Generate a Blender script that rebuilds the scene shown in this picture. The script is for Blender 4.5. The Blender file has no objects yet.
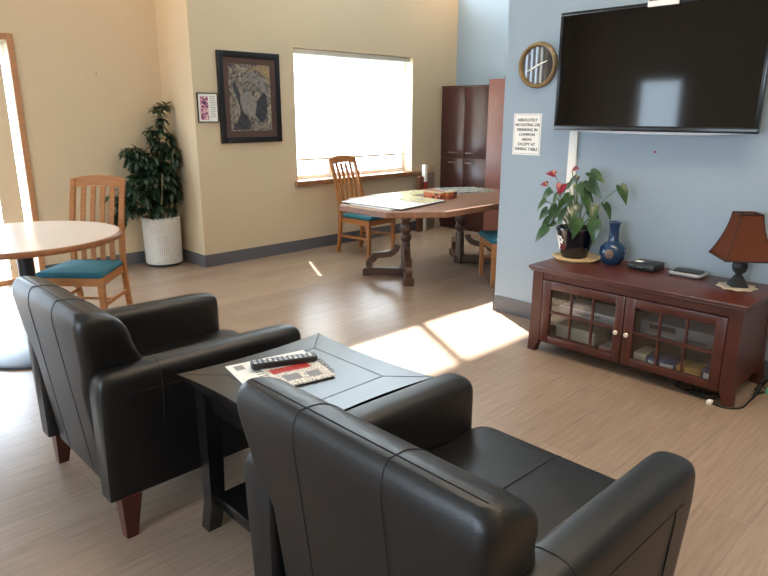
import bpy, bmesh, math, random
from mathutils import Vector, Matrix, Euler
PI = math.pi
sc = bpy.context.scene
COL = sc.collection
rnd = random.Random(7)

# ------------------------------------------------------------------ materials
def lin(c):
    return tuple(((v/255)/12.92 if v/255 <= .04045 else ((v/255+.055)/1.055)**2.4) for v in c) + (1,)

def mat(name, col, rough=.5, metal=0, spec=.5, noise=0, nscale=20, bump=0, bscale=200, coat=0, stretch=(1,1,1)):
    m = bpy.data.materials.new(name); m.use_nodes = True
    n, l = m.node_tree.nodes, m.node_tree.links
    b = n['Principled BSDF']
    c = lin(col)
    b.inputs['Base Color'].default_value = c
    b.inputs['Roughness'].default_value = rough
    b.inputs['Metallic'].default_value = metal
    b.inputs['Specular IOR Level'].default_value = spec
    if coat:
        b.inputs['Coat Weight'].default_value = coat; b.inputs['Coat Roughness'].default_value = .08
    if noise or bump:
        tc = n.new('ShaderNodeTexCoord'); mp = n.new('ShaderNodeMapping')
        mp.inputs['Scale'].default_value = stretch
        l.new(tc.outputs['Object'], mp.inputs['Vector'])
    if noise:
        t = n.new('ShaderNodeTexNoise'); t.inputs['Scale'].default_value = nscale; t.inputs['Detail'].default_value = 5
        l.new(mp.outputs[0], t.inputs['Vector'])
        r = n.new('ShaderNodeValToRGB')
        r.color_ramp.elements[0].position = .3; r.color_ramp.elements[1].position = .7
        r.color_ramp.elements[0].color = tuple(v*(1-noise) for v in c[:3])+(1,)
        r.color_ramp.elements[1].color = tuple(min(1, v*(1+noise)) for v in c[:3])+(1,)
        l.new(t.outputs['Fac'], r.inputs['Fac']); l.new(r.outputs['Color'], b.inputs['Base Color'])
    if bump:
        t2 = n.new('ShaderNodeTexNoise'); t2.inputs['Scale'].default_value = bscale; t2.inputs['Detail'].default_value = 3
        l.new(mp.outputs[0], t2.inputs['Vector'])
        bp = n.new('ShaderNodeBump'); bp.inputs['Strength'].default_value = bump; bp.inputs['Distance'].default_value = .004
        l.new(t2.outputs['Fac'], bp.inputs['Height']); l.new(bp.outputs[0], b.inputs['Normal'])
    return m

def wood(name, col, rough=.4, var=.25, stretch=(2, 2, 25), coat=0, sc_=3):
    return mat(name, col, rough, noise=var, nscale=sc_, stretch=stretch, coat=coat)

def floor_mat():
    m = bpy.data.materials.new('vinyl_plank'); m.use_nodes = True
    n, l = m.node_tree.nodes, m.node_tree.links; b = n['Principled BSDF']
    tc = n.new('ShaderNodeTexCoord')
    br = n.new('ShaderNodeTexBrick'); br.offset = .37; br.offset_frequency = 2
    br.inputs['Scale'].default_value = 1; br.inputs['Brick Width'].default_value = 1.3; br.inputs['Row Height'].default_value = .19
    br.inputs['Mortar Size'].default_value = .0012; br.inputs['Mortar Smooth'].default_value = .3
    br.inputs['Color1'].default_value = lin((150,130,113)); br.inputs['Color2'].default_value = lin((159,139,121)); br.inputs['Mortar'].default_value = lin((128,110,95))
    l.new(tc.outputs['Object'], br.inputs['Vector'])
    mp = n.new('ShaderNodeMapping'); mp.inputs['Scale'].default_value = (1.6, 26, 1)
    l.new(tc.outputs['Object'], mp.inputs['Vector'])
    t = n.new('ShaderNodeTexNoise'); t.inputs['Scale'].default_value = 2.2; t.inputs['Detail'].default_value = 8; t.inputs['Roughness'].default_value = .65
    l.new(mp.outputs[0], t.inputs['Vector'])
    r = n.new('ShaderNodeValToRGB')
    r.color_ramp.elements[0].position = .3; r.color_ramp.elements[0].color = (.8,.78,.76,1)
    r.color_ramp.elements[1].position = .65; r.color_ramp.elements[1].color = (1.05,1.05,1.05,1)
    l.new(t.outputs['Fac'], r.inputs['Fac'])
    mx = n.new('ShaderNodeMix'); mx.data_type = 'RGBA'; mx.blend_type = 'MULTIPLY'; mx.inputs[0].default_value = 1
    l.new(br.outputs['Color'], mx.inputs[6]); l.new(r.outputs['Color'], mx.inputs[7])
    l.new(mx.outputs[2], b.inputs['Base Color'])
    b.inputs['Roughness'].default_value = .27; b.inputs['Specular IOR Level'].default_value = .5
    bp = n.new('ShaderNodeBump'); bp.inputs['Strength'].default_value = .12; bp.inputs['Distance'].default_value = .003
    l.new(t.outputs['Fac'], bp.inputs['Height']); l.new(bp.outputs[0], b.inputs['Normal'])
    return m

def thin_glass(name, tint=(1,1,1), gloss=.08, rough=.0):
    m = bpy.data.materials.new(name); m.use_nodes = True
    n, l = m.node_tree.nodes, m.node_tree.links; n.remove(n['Principled BSDF'])
    t = n.new('ShaderNodeBsdfTransparent'); t.inputs[0].default_value = (*tint, 1)
    g = n.new('ShaderNodeBsdfGlossy'); g.inputs['Roughness'].default_value = rough
    mx = n.new('ShaderNodeMixShader'); mx.inputs[0].default_value = gloss
    l.new(t.outputs[0], mx.inputs[1]); l.new(g.outputs[0], mx.inputs[2]); l.new(mx.outputs[0], n['Material Output'].inputs[0])
    return m

def fabric_translucent(name, col, trans=.5):
    m = bpy.data.materials.new(name); m.use_nodes = True
    n, l = m.node_tree.nodes, m.node_tree.links; n.remove(n['Principled BSDF'])
    d = n.new('ShaderNodeBsdfDiffuse'); d.inputs[0].default_value = lin(col)
    t = n.new('ShaderNodeBsdfTranslucent'); t.inputs[0].default_value = lin(col)
    mx = n.new('ShaderNodeMixShader'); mx.inputs[0].default_value = trans
    l.new(d.outputs[0], mx.inputs[1]); l.new(t.outputs[0], mx.inputs[2]); l.new(mx.outputs[0], n['Material Output'].inputs[0])
    return m

def voro(name, cols, scale, rough=.5, dist=.4, kind='VORONOI'):
    """printed picture: a mottle of several colours"""
    m = bpy.data.materials.new(name); m.use_nodes = True
    n, l = m.node_tree.nodes, m.node_tree.links; b = n['Principled BSDF']; b.inputs['Roughness'].default_value = rough
    tc = n.new('ShaderNodeTexCoord')
    ns = n.new('ShaderNodeTexNoise'); ns.inputs['Scale'].default_value = scale*.5; ns.inputs['Detail'].default_value = 4
    ns.inputs['Distortion'].default_value = dist*3
    l.new(tc.outputs['Object'], ns.inputs['Vector'])
    v = n.new('ShaderNodeTexVoronoi'); v.inputs['Scale'].default_value = scale
    l.new(tc.outputs['Object'], v.inputs['Vector'])
    sp = n.new('ShaderNodeSeparateColor'); l.new(v.outputs['Color'], sp.inputs[0])
    mt = n.new('ShaderNodeMix'); mt.inputs[0].default_value = .5 if kind == 'VORONOI' else .0
    l.new(ns.outputs['Fac'], mt.inputs[2]); l.new(sp.outputs[0], mt.inputs[3])
    r = n.new('ShaderNodeValToRGB'); r.color_ramp.interpolation = 'LINEAR'
    e = r.color_ramp.elements; e[0].position = .28; e[1].position = .72
    e[0].color = lin(cols[0]); e[1].color = lin(cols[-1])
    for i, c in enumerate(cols[1:-1]):
        q = e.new(.28+.44*(i+1)/(len(cols)-1)); q.color = lin(c)
    l.new(mt.outputs[0], r.inputs['Fac']); l.new(r.outputs['Color'], b.inputs['Base Color'])
    return m

def planter_mat():
    m = mat('white_planter', (222,220,214), .55)
    n, l = m.node_tree.nodes, m.node_tree.links; b = n['Principled BSDF']
    tc = n.new('ShaderNodeTexCoord'); sp = n.new('ShaderNodeSeparateXYZ'); l.new(tc.outputs['Object'], sp.inputs[0])
    at = n.new('ShaderNodeMath'); at.operation = 'ARCTAN2'; l.new(sp.outputs[1], at.inputs[0]); l.new(sp.outputs[0], at.inputs[1])
    def wave(sgn):
        a = n.new('ShaderNodeMath'); a.operation = 'MULTIPLY'; a.inputs[1].default_value = 30*sgn; l.new(at.outputs[0], a.inputs[0])
        z = n.new('ShaderNodeMath'); z.operation = 'MULTIPLY_ADD'; z.inputs[1].default_value = 160; l.new(sp.outputs[2], z.inputs[0]); l.new(a.outputs[0], z.inputs[2])
        s = n.new('ShaderNodeMath'); s.operation = 'SINE'; l.new(z.outputs[0], s.inputs[0]); return s
    p = n.new('ShaderNodeMath'); p.operation = 'MULTIPLY'; l.new(wave(1).outputs[0], p.inputs[0]); l.new(wave(-1).outputs[0], p.inputs[1])
    bp = n.new('ShaderNodeBump'); bp.inputs['Strength'].default_value = .8; bp.inputs['Distance'].default_value = .006
    l.new(p.outputs[0], bp.inputs['Height']); l.new(bp.outputs[0], b.inputs['Normal'])
    return m

def emit(name, col, s):
    m = bpy.data.materials.new(name); m.use_nodes = True
    b = m.node_tree.nodes['Principled BSDF']
    b.inputs['Base Color'].default_value = lin(col); b.inputs['Emission Color'].default_value = lin(col); b.inputs['Emission Strength'].default_value = s
    return m

M = dict(
    beige=mat('beige_paint', (206,188,158), .75, noise=.015, nscale=3, bump=.05, bscale=150),
    cream=mat('cream_paint', (218,202,174), .75, bump=.05, bscale=150),
    blue=mat('blue_paint', (146,162,174), .6, noise=.015, nscale=3, bump=.05, bscale=150),
    white=mat('white_paint', (232,230,224), .7),
    ceiling=mat('ceiling_paint', (235,230,220), .85, bump=.2, bscale=80),
    basebd=mat('grey_vinyl_base', (92,93,98), .5),
    floor=floor_mat(),
    casing=wood('oak_casing', (178,128,88), .45, .15),
    sill=wood('sill_wood', (140,98,66), .4, .2, (25,2,2)),
    vinyl=mat('window_vinyl', (240,238,228), .4),
    glass=thin_glass('pane_glass', (1,1,1), .06),
    doorglass=thin_glass('cabinet_glass', (.86,.87,.88), .07, .01),
    blind=fabric_translucent('blind_cloth', (245,243,235), .5),
    vane=fabric_translucent('vane_cloth', (214,196,168), .06),
    leather=mat('black_leather', (14,13,14), .4, spec=.5, noise=.2, nscale=6, bump=.18, bscale=260),
    seam=mat('dark_thread', (10,9,9), .7),
    legwood=wood('dark_cherry', (70,30,24), .35, .2),
    espresso=mat('espresso_wood', (17,15,15), .27, spec=1.0, noise=.15, nscale=3, stretch=(2,12,2)),
    groove=mat('groove_black', (7,6,6), .6),
    oak=wood('honey_oak', (164,106,56), .38, .18),
    teal=mat('teal_fabric', (26,92,106), .85, noise=.12, nscale=60, bump=.2, bscale=500),
    laminate=mat('pale_laminate', (226,215,205), .25, noise=.02, nscale=40),
    edgewood=wood('edge_wood', (138,86,54), .35, .2, (4,4,4)),
    blackmetal=mat('black_metal', (30,30,32), .45, spec=.4),
    basemetal=mat('hammered_base', (62,66,78), .4, noise=.1, nscale=80, bump=.2, bscale=300),
    tabwood=wood('table_walnut', (126,86,62), .48, .2, (2,25,2)),
    pedwood=wood('pedestal_walnut', (82,58,44), .4, .25),
    mahog=wood('mahogany', (80,38,27), .34, .2, (3,3,3), coat=.05, sc_=5),
    mahogin=wood('mahogany_inside', (82,52,42), .55, .15),
    cab=wood('cabinet_walnut', (68,37,33), .3, .12, (3,3,20)),
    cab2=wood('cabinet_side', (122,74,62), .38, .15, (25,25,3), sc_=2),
    metal=mat('brushed_metal', (200,195,185), .3, metal=1),
    knob=mat('pale_knob', (226,214,200), .25, metal=.3),
    planter=planter_mat(),
    soil=mat('soil', (45,36,30), .95, noise=.4, nscale=60),
    leafdark=mat('schefflera_leaf', (34,56,38), .38, noise=.4, nscale=9),
    leaf=mat('anthurium_leaf', (46,76,40), .3, noise=.45, nscale=14),
    stem=mat('green_stem', (92,112,62), .5),
    bark=mat('plant_bark', (150,128,98), .8, noise=.2, nscale=40),
    red=mat('red_spathe', (132,14,46), .3),
    spadix=mat('spadix', (224,190,130), .6),
    blackglaze=mat('black_glaze', (12,14,26), .12, spec=.6),
    blueglaze=mat('blue_glaze', (27,54,86), .16, noise=.35, nscale=22),
    brownmedal=mat('brown_medallion', (112,92,78), .4, noise=.4, nscale=80),
    bamboo=wood('pale_wood_tray', (220,190,140), .45, .1, (3,20,3)),
    black=mat('black_plastic', (20,20,21), .4),
    screen=mat('tv_screen', (9,9,10), .06, spec=.4),
    bezel=mat('tv_bezel', (16,16,17), .25),
    silver=mat('silver_plastic', (168,168,170), .35, metal=.4),
    grey=mat('grey_device', (120,122,126), .45),
    paper=mat('paper_white', (240,238,232), .7),
    print=mat('printed_black', (6,6,7), .7),
    gold=mat('antique_gold', (128,106,70), .42, metal=.25, noise=.15, nscale=30),
    clockface=mat('clock_face', (52,52,58), .03, spec=1.0),
    shade=fabric_translucent('lampshade_cloth', (104,62,46), .2),
    shadetrim=mat('shade_trim', (42,24,20), .7),
    lampbase=mat('lamp_iron', (36,38,40), .5, noise=.3, nscale=40, bump=.5, bscale=90),
    doily=mat('cream_doily', (232,212,186), .85, noise=.06, nscale=90, bump=.4, bscale=200),
    fr_black=mat('frame_black', (28,28,32), .35),
    fr_brown=mat('mat_brown', (80,60,52), .7),
    art=voro('art_print', [(36,34,36),(78,76,78),(118,112,106),(158,142,116),(160,160,162)], 30, .4, .6, 'FLOW'),
    artdark=mat('art_dark', (58,60,66), .5, noise=.5, nscale=30),
    artpale=mat('art_pale', (132,127,124), .5, noise=.3, nscale=40),
    artan=mat('art_tan', (150,128,96), .5, noise=.25, nscale=30),
    magenta=voro('plaque_print', [(60,40,70),(160,70,130),(210,150,170),(230,200,190)], 60, .5),
    textgrey=mat('text_grey', (140,138,140), .7),
    puzzle=voro('puzzle_print', [(40,60,90),(120,130,120),(225,222,210),(90,110,100),(60,50,60)], 40, .4),
    puzzley=voro('puzzle_yellow', [(120,130,90),(220,205,140),(232,224,180),(150,150,150)], 45, .4),
    board=mat('white_board', (236,236,234), .5),
    boarddark=mat('board_edge', (40,38,40), .6),
    orange=voro('orange_print', [(92,40,30),(206,98,54),(226,130,70),(60,60,66)], 30, .4),
    tanboard=mat('tan_board', (196,170,138), .6),
    redprint=mat('red_print', (178,52,44), .5),
    greyb=mat('grey_board', (142,124,106), .6),
    brownb=wood('brown_board', (112,72,52), .5, .2),
    cream_box=mat('cream_box', (222,212,186), .6),
    bluebox=mat('blue_box', (44,64,112), .5, noise=.2, nscale=40),
    yellowbox=mat('yellow_box', (214,168,86), .55),
    news=voro('newsprint', [(120,110,110),(206,200,190),(232,226,214),(240,236,228)], 260, .75),
    cord=mat('black_cord', (14,14,15), .5),
    mintplug=mat('mint_plug', (120,200,170), .5),
    lamp=emit('fill_diffuser', (255,230,200), 36.0),
    warm=emit('warm_diffuser', (255,205,140), 8.0),
)

# ------------------------------------------------------------------ mesh helpers
def nb(): return bmesh.new()

def box(bm, x0, x1, y0, y1, z0, z1, bev=0, seg=2):
    vs = [bm.verts.new(p) for p in ((x0,y0,z0),(x1,y0,z0),(x1,y1,z0),(x0,y1,z0),(x0,y0,z1),(x1,y0,z1),(x1,y1,z1),(x0,y1,z1))]
    fs = [bm.faces.new([vs[i] for i in f]) for f in ((0,3,2,1),(4,5,6,7),(0,1,5,4),(1,2,6,5),(2,3,7,6),(3,0,4,7))]
    if bev:
        es = list({e for f in fs for e in f.edges})
        bmesh.ops.bevel(bm, geom=es, offset=bev, segments=seg, affect='EDGES', profile=.5)
    return bm

def loft(bm, rings, cap=True, closed=True, crown=None):
    R = [[bm.verts.new(p) for p in r] for r in rings]
    n = len(R[0])
    for a, b in zip(R, R[1:]):
        for i in range(n if closed else n-1):
            j = (i+1) % n
            bm.faces.new((a[i], a[j], b[j], b[i]))
    if cap:
        bm.faces.new(R[0][::-1])
        if crown is None: bm.faces.new(R[-1])
        else:
            c = bm.verts.new(crown)
            for i in range(n): bm.faces.new((R[-1][i], R[-1][(i+1) % n], c))
    return bm

def prism(bm, poly, a, b, axis='z'):
    def P(u, v, w):
        return {'z': (u, v, w), 'x': (w, u, v), 'y': (u, w, v)}[axis]
    A = [bm.verts.new(P(u, v, a)) for u, v in poly]; B = [bm.verts.new(P(u, v, b)) for u, v in poly]
    n = len(poly)
    for i in range(n):
        j = (i+1) % n; bm.faces.new((A[i], A[j], B[j], B[i]))
    bm.faces.new(A[::-1]); bm.faces.new(B)
    return bm

def lathe(bm, prof, n=32, c=(0,0,0), cap=True):
    rings = []
    for r, z in prof:
        r = max(r, .0004)
        rings.append([(c[0]+r*math.cos(2*PI*i/n), c[1]+r*math.sin(2*PI*i/n), c[2]+z) for i in range(n)])
    return loft(bm, rings, cap=cap)

def tube(bm, pts, r, n=8):
    pts = [Vector(p) for p in pts]; rr = r if isinstance(r, (list, tuple)) else [r]*len(pts)
    T = []
    for i in range(len(pts)):
        a = pts[max(0, i-1)]; b = pts[min(len(pts)-1, i+1)]; T.append((b-a).normalized())
    u = T[0].orthogonal().normalized(); rings = []
    for p, t, q in zip(pts, T, rr):
        u = (u - t*u.dot(t)).normalized(); v = t.cross(u)
        rings.append([p + u*(q*math.cos(2*PI*k/n)) + v*(q*math.sin(2*PI*k/n)) for k in range(n)])
    return loft(bm, rings)

def bar(bm, pts, w, d, side):
    """sweep of a w (along side) x d rectangle along pts"""
    pts = [Vector(p) for p in pts]; s = Vector(side).normalized(); rings = []
    ww = w if isinstance(w, (list, tuple)) else [w]*len(pts); dd = d if isinstance(d, (list, tuple)) else [d]*len(pts)
    for i, p in enumerate(pts):
        t = (pts[min(len(pts)-1, i+1)]-pts[max(0, i-1)]).normalized(); v = t.cross(s).normalized()
        a, b = ww[i]/2, dd[i]/2
        rings.append([p+s*a+v*b, p-s*a+v*b, p-s*a-v*b, p+s*a-v*b])
    return loft(bm, rings)

def smoothpath(pts, n=6):
    P = [Vector(p) for p in pts]; out = []
    for i in range(len(P)-1):
        p0, p1, p2, p3 = P[max(0, i-1)], P[i], P[i+1], P[min(len(P)-1, i+2)]
        for k in range(n):
            t = k/n
            out.append(.5*((2*p1)+(p2-p0)*t+(2*p0-5*p1+4*p2-p3)*t*t+(3*p1-p0-3*p2+p3)*t**3))
    out.append(P[-1]); return out

def rrect(cx, cy, hx, hy, r, n=5):
    r = min(r, hx*.99, hy*.99); out = []
    for sx, sy, a0 in ((1,1,0),(-1,1,90),(-1,-1,180),(1,-1,270)):
        for k in range(n+1):
            a = math.radians(a0+90*k/n)
            out.append((cx+sx*(hx-r)+r*math.cos(a), cy+sy*(hy-r)+r*math.sin(a)))
    return out

def obj(name, bm, m, parent=None, world=False, smooth=35, loc=None):
    bmesh.ops.recalc_face_normals(bm, faces=bm.faces[:])
    me = bpy.data.meshes.new(name)
    if world and parent is not None:
        bmesh.ops.translate(bm, verts=bm.verts[:], vec=-wloc(parent))
    if loc is not None:
        bmesh.ops.translate(bm, verts=bm.verts[:], vec=-Vector(loc))
    bm.to_mesh(me); bm.free()
    me.materials.append(m)
    if smooth:
        me.shade_smooth(); me.set_sharp_from_angle(angle=math.radians(smooth))
    o = bpy.data.objects.new(name, me); COL.objects.link(o)
    if parent is not None: o.parent = parent
    if loc is not None: o.location = loc
    return o

def wloc(o):
    v = Vector((0,0,0))
    while o is not None: v += o.location; o = o.parent
    return v

def tag(o, label, cat, group=None, kind=None):
    o['label'] = label; o['category'] = cat
    if group: o['group'] = group
    if kind: o['kind'] = kind
    return o

def thing(name, label, cat, loc=(0,0,0), rz=0, group=None):
    o = bpy.data.objects.new(name, None); COL.objects.link(o); o.empty_display_size = .1
    o.location = loc; o.rotation_euler = (0,0,rz)
    return tag(o, label, cat, group)

def dup(root, loc, rz, label=None, group=None):
    r = root.copy(); COL.objects.link(r); r.location = loc; r.rotation_euler = (0,0,rz)
    if label: r['label'] = label
    if group: r['group'] = group
    for ch in list(root.children):
        c = ch.copy(); COL.objects.link(c); c.parent = r
        for g in list(ch.children):
            d = g.copy(); COL.objects.link(d); d.parent = c
    return r

def struct(name, bm, m, parent=None, smooth=0, **k):
    o = obj(name, bm, m, parent, smooth=smooth, **k)
    if parent is None: o['kind'] = 'structure'
    return o

def text_bm(s, size, bold=.0):
    cu = bpy.data.curves.new('t', 'FONT'); cu.body = s; cu.size = size; cu.align_x = 'CENTER'; cu.align_y = 'CENTER'; cu.extrude = .0006; cu.offset = bold; cu.space_character = 1.02
    o = bpy.data.objects.new('t', cu); COL.objects.link(o)
    dg = bpy.context.evaluated_depsgraph_get(); dg.update()
    me = bpy.data.meshes.new_from_object(o.evaluated_get(dg))
    bm = nb(); bm.from_mesh(me)
    bpy.data.objects.remove(o); bpy.data.curves.remove(cu); bpy.data.meshes.remove(me)
    return bm

# ------------------------------------------------------------------ room shell
XP, YW, YA, XB, XF, XN, YS, H = 3.2715, 6.117, 6.80, 4.256, 7.364, -3.2, -3.0, 4.1
WT = .25
bm = box(nb(), XN-.3, XF+.3, YS-.3, YA+.4, -.1, 0); struct('floor', bm, M['floor'])
MX0, MX1, MY0, MY1, MZ = 3.8, 6.3, 3.95, 5.9, 6.0      # added roof monitor, unseen, shaped to throw the sun patch on the floor
bm = nb()
box(bm, XN-.3, MX0, YS-.3, YA+.4, H, H+.1); box(bm, MX1, XF+.3, YS-.3, YA+.4, H, H+.1)
box(bm, MX0, MX1, YS-.3, MY0, H, H+.1); box(bm, MX0, MX1, MY1, YA+.4, H, H+.1)
struct('ceiling', bm, M['ceiling'])
bm = nb()
box(bm, MX0-.1, MX0, MY0-.1, MY1+.1, H+.1, MZ); box(bm, MX1, MX1+.1, MY0-.1, MY1+.1, H+.1, MZ); box(bm, MX0, MX1, MY0-.1, MY0, H+.1, MZ)
box(bm, MX0-.1, MX1+.1, MY0-.1, MY1+.1, MZ, MZ+.1); box(bm, MX0, MX1, MY1, MY1+.1, H+.1, 4.455); box(bm, MX0, MX1, MY1, MY1+.1, 5.775, MZ)
struct('wall_added_monitor', bm, M['ceiling'])
bm = nb(); box(bm, MX0, MX0+.05, MY1+.02, MY1+.07, 4.455, 5.775); box(bm, MX1-.05, MX1, MY1+.02, MY1+.07, 4.455, 5.775)
w5 = struct('window_added_monitor', bm, M['white'])  # added opening, sized to set the edges of the sun patch
obj('mullion', box(nb(), 4.975, 5.035, MY1+.02, MY1+.07, 4.455, 5.775), M['white'], w5)

def wall_y(name, y0, y1, x0, x1, holes, m):
    bm = nb(); x = x0
    for hx0, hx1, hz0, hz1 in sorted(holes):
        box(bm, x, hx0, y0, y1, 0, H)
        if hz0 > 0: box(bm, hx0, hx1, y0, y1, 0, hz0)
        box(bm, hx0, hx1, y0, y1, hz1, H); x = hx1
    box(bm, x, x1, y0, y1, 0, H)
    return struct(name, bm, m)
def wall_x(name, xa, xb, y0, y1, holes, m):
    bm = nb(); y = y0
    for h0, h1, hz0, hz1 in sorted(holes):
        box(bm, xa, xb, y, h0, 0, H)
        if hz0 > 0: box(bm, xa, xb, h0, h1, 0, hz0)
        box(bm, xa, xb, h0, h1, hz1, H); y = h1
    box(bm, xa, xb, y, y1, 0, H)
    return struct(name, bm, m)

W1 = (4.53, 6.465, .83, 2.312)
C1 = (3.9, 7.2, 3.12, 4.02)         # unseen strip window, added for the end table's sheen, with an eave blocking sun
bm = nb()
box(bm, XP, W1[0], YW, YW+WT, 0, C1[2]); box(bm, W1[1], XF+.2, YW, YW+WT, 0, C1[2])
box(bm, W1[0], W1[1], YW, YW+WT, 0, W1[2]); box(bm, W1[0], W1[1], YW, YW+WT, W1[3], C1[2])
box(bm, XP, C1[0], YW, YW+WT, C1[2], H); box(bm, C1[1], XF+.2, YW, YW+WT, C1[2], H); box(bm, C1[0], C1[1], YW, YW+WT, C1[3], H)
struct('wall_window', bm, M['beige'])
struct('trim_added_eave', box(nb(), XP, XF+.3, YW+WT, YW+WT+.8, C1[3], C1[3]+.08), M['white'])  # unseen eave, added to keep direct sun out of the strip window
bm = nb()
for a in ((C1[0],C1[0]+.05,C1[2],C1[3]),(C1[1]-.05,C1[1],C1[2],C1[3]),(C1[0]+.05,C1[1]-.05,C1[2],C1[2]+.04),(C1[0]+.05,C1[1]-.05,C1[3]-.04,C1[3])): box(bm, a[0], a[1], YW+.12, YW+.17, a[2], a[3])
struct('window_added_strip', bm, M['vinyl'])  # frame of the added strip, out of view
bm = box(nb(), XP, XP+.25, YW+WT, YA+.2, 0, H); struct('wall_alcove', bm, M['beige'])
D1 = (-.45, 1.83, 0, 2.24); W2 = (-2.3, -1.0, .12, 2.9)
wall_y('wall_left', YA, YA+.2, XN-.2, XP, [D1, W2], M['beige'])
W3 = (4.62, 5.40, .95, 2.2); W4 = (-.4, 2.6, .85, 2.4)
wall_x('wall_rear', XN-.2, XN, YS, YA, [W3, W4], M['beige'])
bm = box(nb(), XF, XF+.2, YS, YW, 0, H); struct('wall_far', bm, M['blue'])
bm = box(nb(), XN-.2, XF+.2, YS-.2, YS, 0, H); struct('wall_south', bm, M['beige'])
bm = box(nb(), XB, XB+.16, YS, 3.05, 0, H, .006, 2); struct('wall_television', bm, M['blue'])

# baseboards
bh, bt = .132, .008
struct('baseboard_window', box(nb(), XP-bt, 6.95, YW-bt, YW, 0, bh), M['basebd'])
struct('baseboard_alcove', box(nb(), XP-bt, XP, YW, YA, 0, bh), M['basebd'])
struct('baseboard_left', box(nb(), 1.87, XP-bt, YA-bt, YA, 0, bh), M['basebd'])
bm = box(nb(), XB-bt, XB, YS, 3.05+bt, 0, bh); box(bm, XB-bt, XB+.16+bt, 3.05, 3.05+bt, 0, bh)
struct('baseboard_television', bm, M['basebd'])

# window 1 -------------------------------------------------------
x0, x1, z0, z1 = W1
bm = nb(); f = .05; ya, yb = 6.26, 6.31
box(bm, x0, x0+f, ya, yb, z0, z1, .004); box(bm, x1-f, x1, ya, yb, z0, z1, .004)
box(bm, x0+f, x1-f, ya, yb, z0, z0+f, .004); box(bm, x0+f, x1-f, ya, yb, z1-f, z1, .004)
w = struct('window_1', bm, M['vinyl'])
obj('mullion', box(nb(), 5.12, 5.17, ya+.005, yb-.005, z0+f, z1-f, .004), M['vinyl'], w)
bm = box(nb(), x0+f, 5.12, 6.283, 6.289, z0+f, z1-f); obj('pane', bm, M['glass'], w, smooth=0)
bm = box(nb(), 5.17, x1-f, 6.283, 6.289, z0+f, z1-f); obj('pane', bm, M['glass'], w, smooth=0)
bm = box(nb(), x0-.05, 6.655, 6.055, YW, .775, .832, .006); box(bm, x0, x1, YW, 6.26, .8301, .832)
struct('trim_1', bm, M['sill'])
t = thing('window_blind', 'white roller blind drawn nearly to the sill of the dining window', 'blind', (5.49, 6.2, 1.06))
obj('cloth', box(nb(), 4.60, 6.38, 6.198, 6.2, 1.075, 2.27), M['blind'], t, world=True, smooth=0)
obj('bottom_bar', box(nb(), 4.60, 6.38, 6.192, 6.206, 1.055, 1.078, .004), M['tanboard'], t, world=True)
obj('head_rail', box(nb(), 4.54, 6.455, 6.17, 6.24, 2.25, 2.308, .01), M['vinyl'], t, world=True)

# door 1 (glazed door at the left) --------------------------------
def casing_y(bm, x0, x1, z0, z1, y, w=.065, t=.022, bottom=True):
    box(bm, x0-w, x0, y-t, y, z0, z1+w, .004); box(bm, x1, x1+w, y-t, y, z0, z1+w, .004)
    box(bm, x0, x1, y-t, y, z1, z1+w, .004)
    if bottom: box(bm, x0, x1, y-t, y, z0, z0+.05, .004)
bm = nb(); casing_y(bm, D1[0], D1[1], 0, D1[3], YA, .052)
d = struct('door_1', bm, M['casing'])
bm = nb()
for a, b in ((D1[0], D1[0]+.05), (.65, .72), (D1[1]-.03, D1[1])): box(bm, a, b, YA+.10, YA+.14, 0, D1[3])
box(bm, D1[0]+.05, .65, YA+.10, YA+.14, 2.16, D1[3]); box(bm, .72, D1[1]-.03, YA+.10, YA+.14, 2.16, D1[3])
obj('door_frame', bm, M['vinyl'], d)
obj('pane', box(nb(), D1[0]+.05, .65, YA+.117, YA+.123, 0, 2.16), M['glass'], d, smooth=0)
obj('pane', box(nb(), .72, D1[1]-.03, YA+.117, YA+.123, 0, 2.16), M['glass'], d, smooth=0)
t = thing('vertical_blind', 'tan vertical vane blind beside the oak door casing at left', 'blind', (.68, YA+.05, 0))
obj('head_rail', box(nb(), D1[0]+.02, D1[1]-.02, YA+.03, YA+.07, 2.19, 2.238, .004), M['vinyl'], t, world=True)
for x in (1.59, .3, .08):
    obj('vane', box(nb(), x, x+.185, YA+.048, YA+.052, .03, 2.19), M['vane'], t, world=True, smooth=0)

# window 2 on the same wall, out of the frame, seen mirrored in the clock
bm = nb(); x0, x1, z0, z1 = W2
box(bm, x0, x0+.05, YA+.08, YA+.12, z0, z1); box(bm, x1-.05, x1, YA+.08, YA+.12, z0, z1); box(bm, x0+.05, x1-.05, YA+.08, YA+.12, z0, z0+.05); box(bm, x0+.05, x1-.05, YA+.08, YA+.12, z1-.05, z1)
w = struct('window_2', bm, M['vinyl'])
for k in range(2): obj('mullion', box(nb(), x0+.42+k*.42, x0+.47+k*.42, YA+.08, YA+.12, z0+.05, z1-.05), M['vinyl'], w)
t = thing('vertical_blind', 'tan vertical blind drawn across the tall side window', 'blind', ((x0+x1)/2, YA+.04, 0))
obj('head_rail', box(nb(), x0+.01, x1-.01, YA+.02, YA+.06, z1-.05, z1-.005), M['vinyl'], t, world=True)
for k in range(8):
    a = x0+.02+k*.155; obj('vane', box(nb(), a, a+(.105 if k < 6 else .15), YA+.038, YA+.042, z0+.02, z1-.05), M['vane'], t, world=True, smooth=0)
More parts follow.
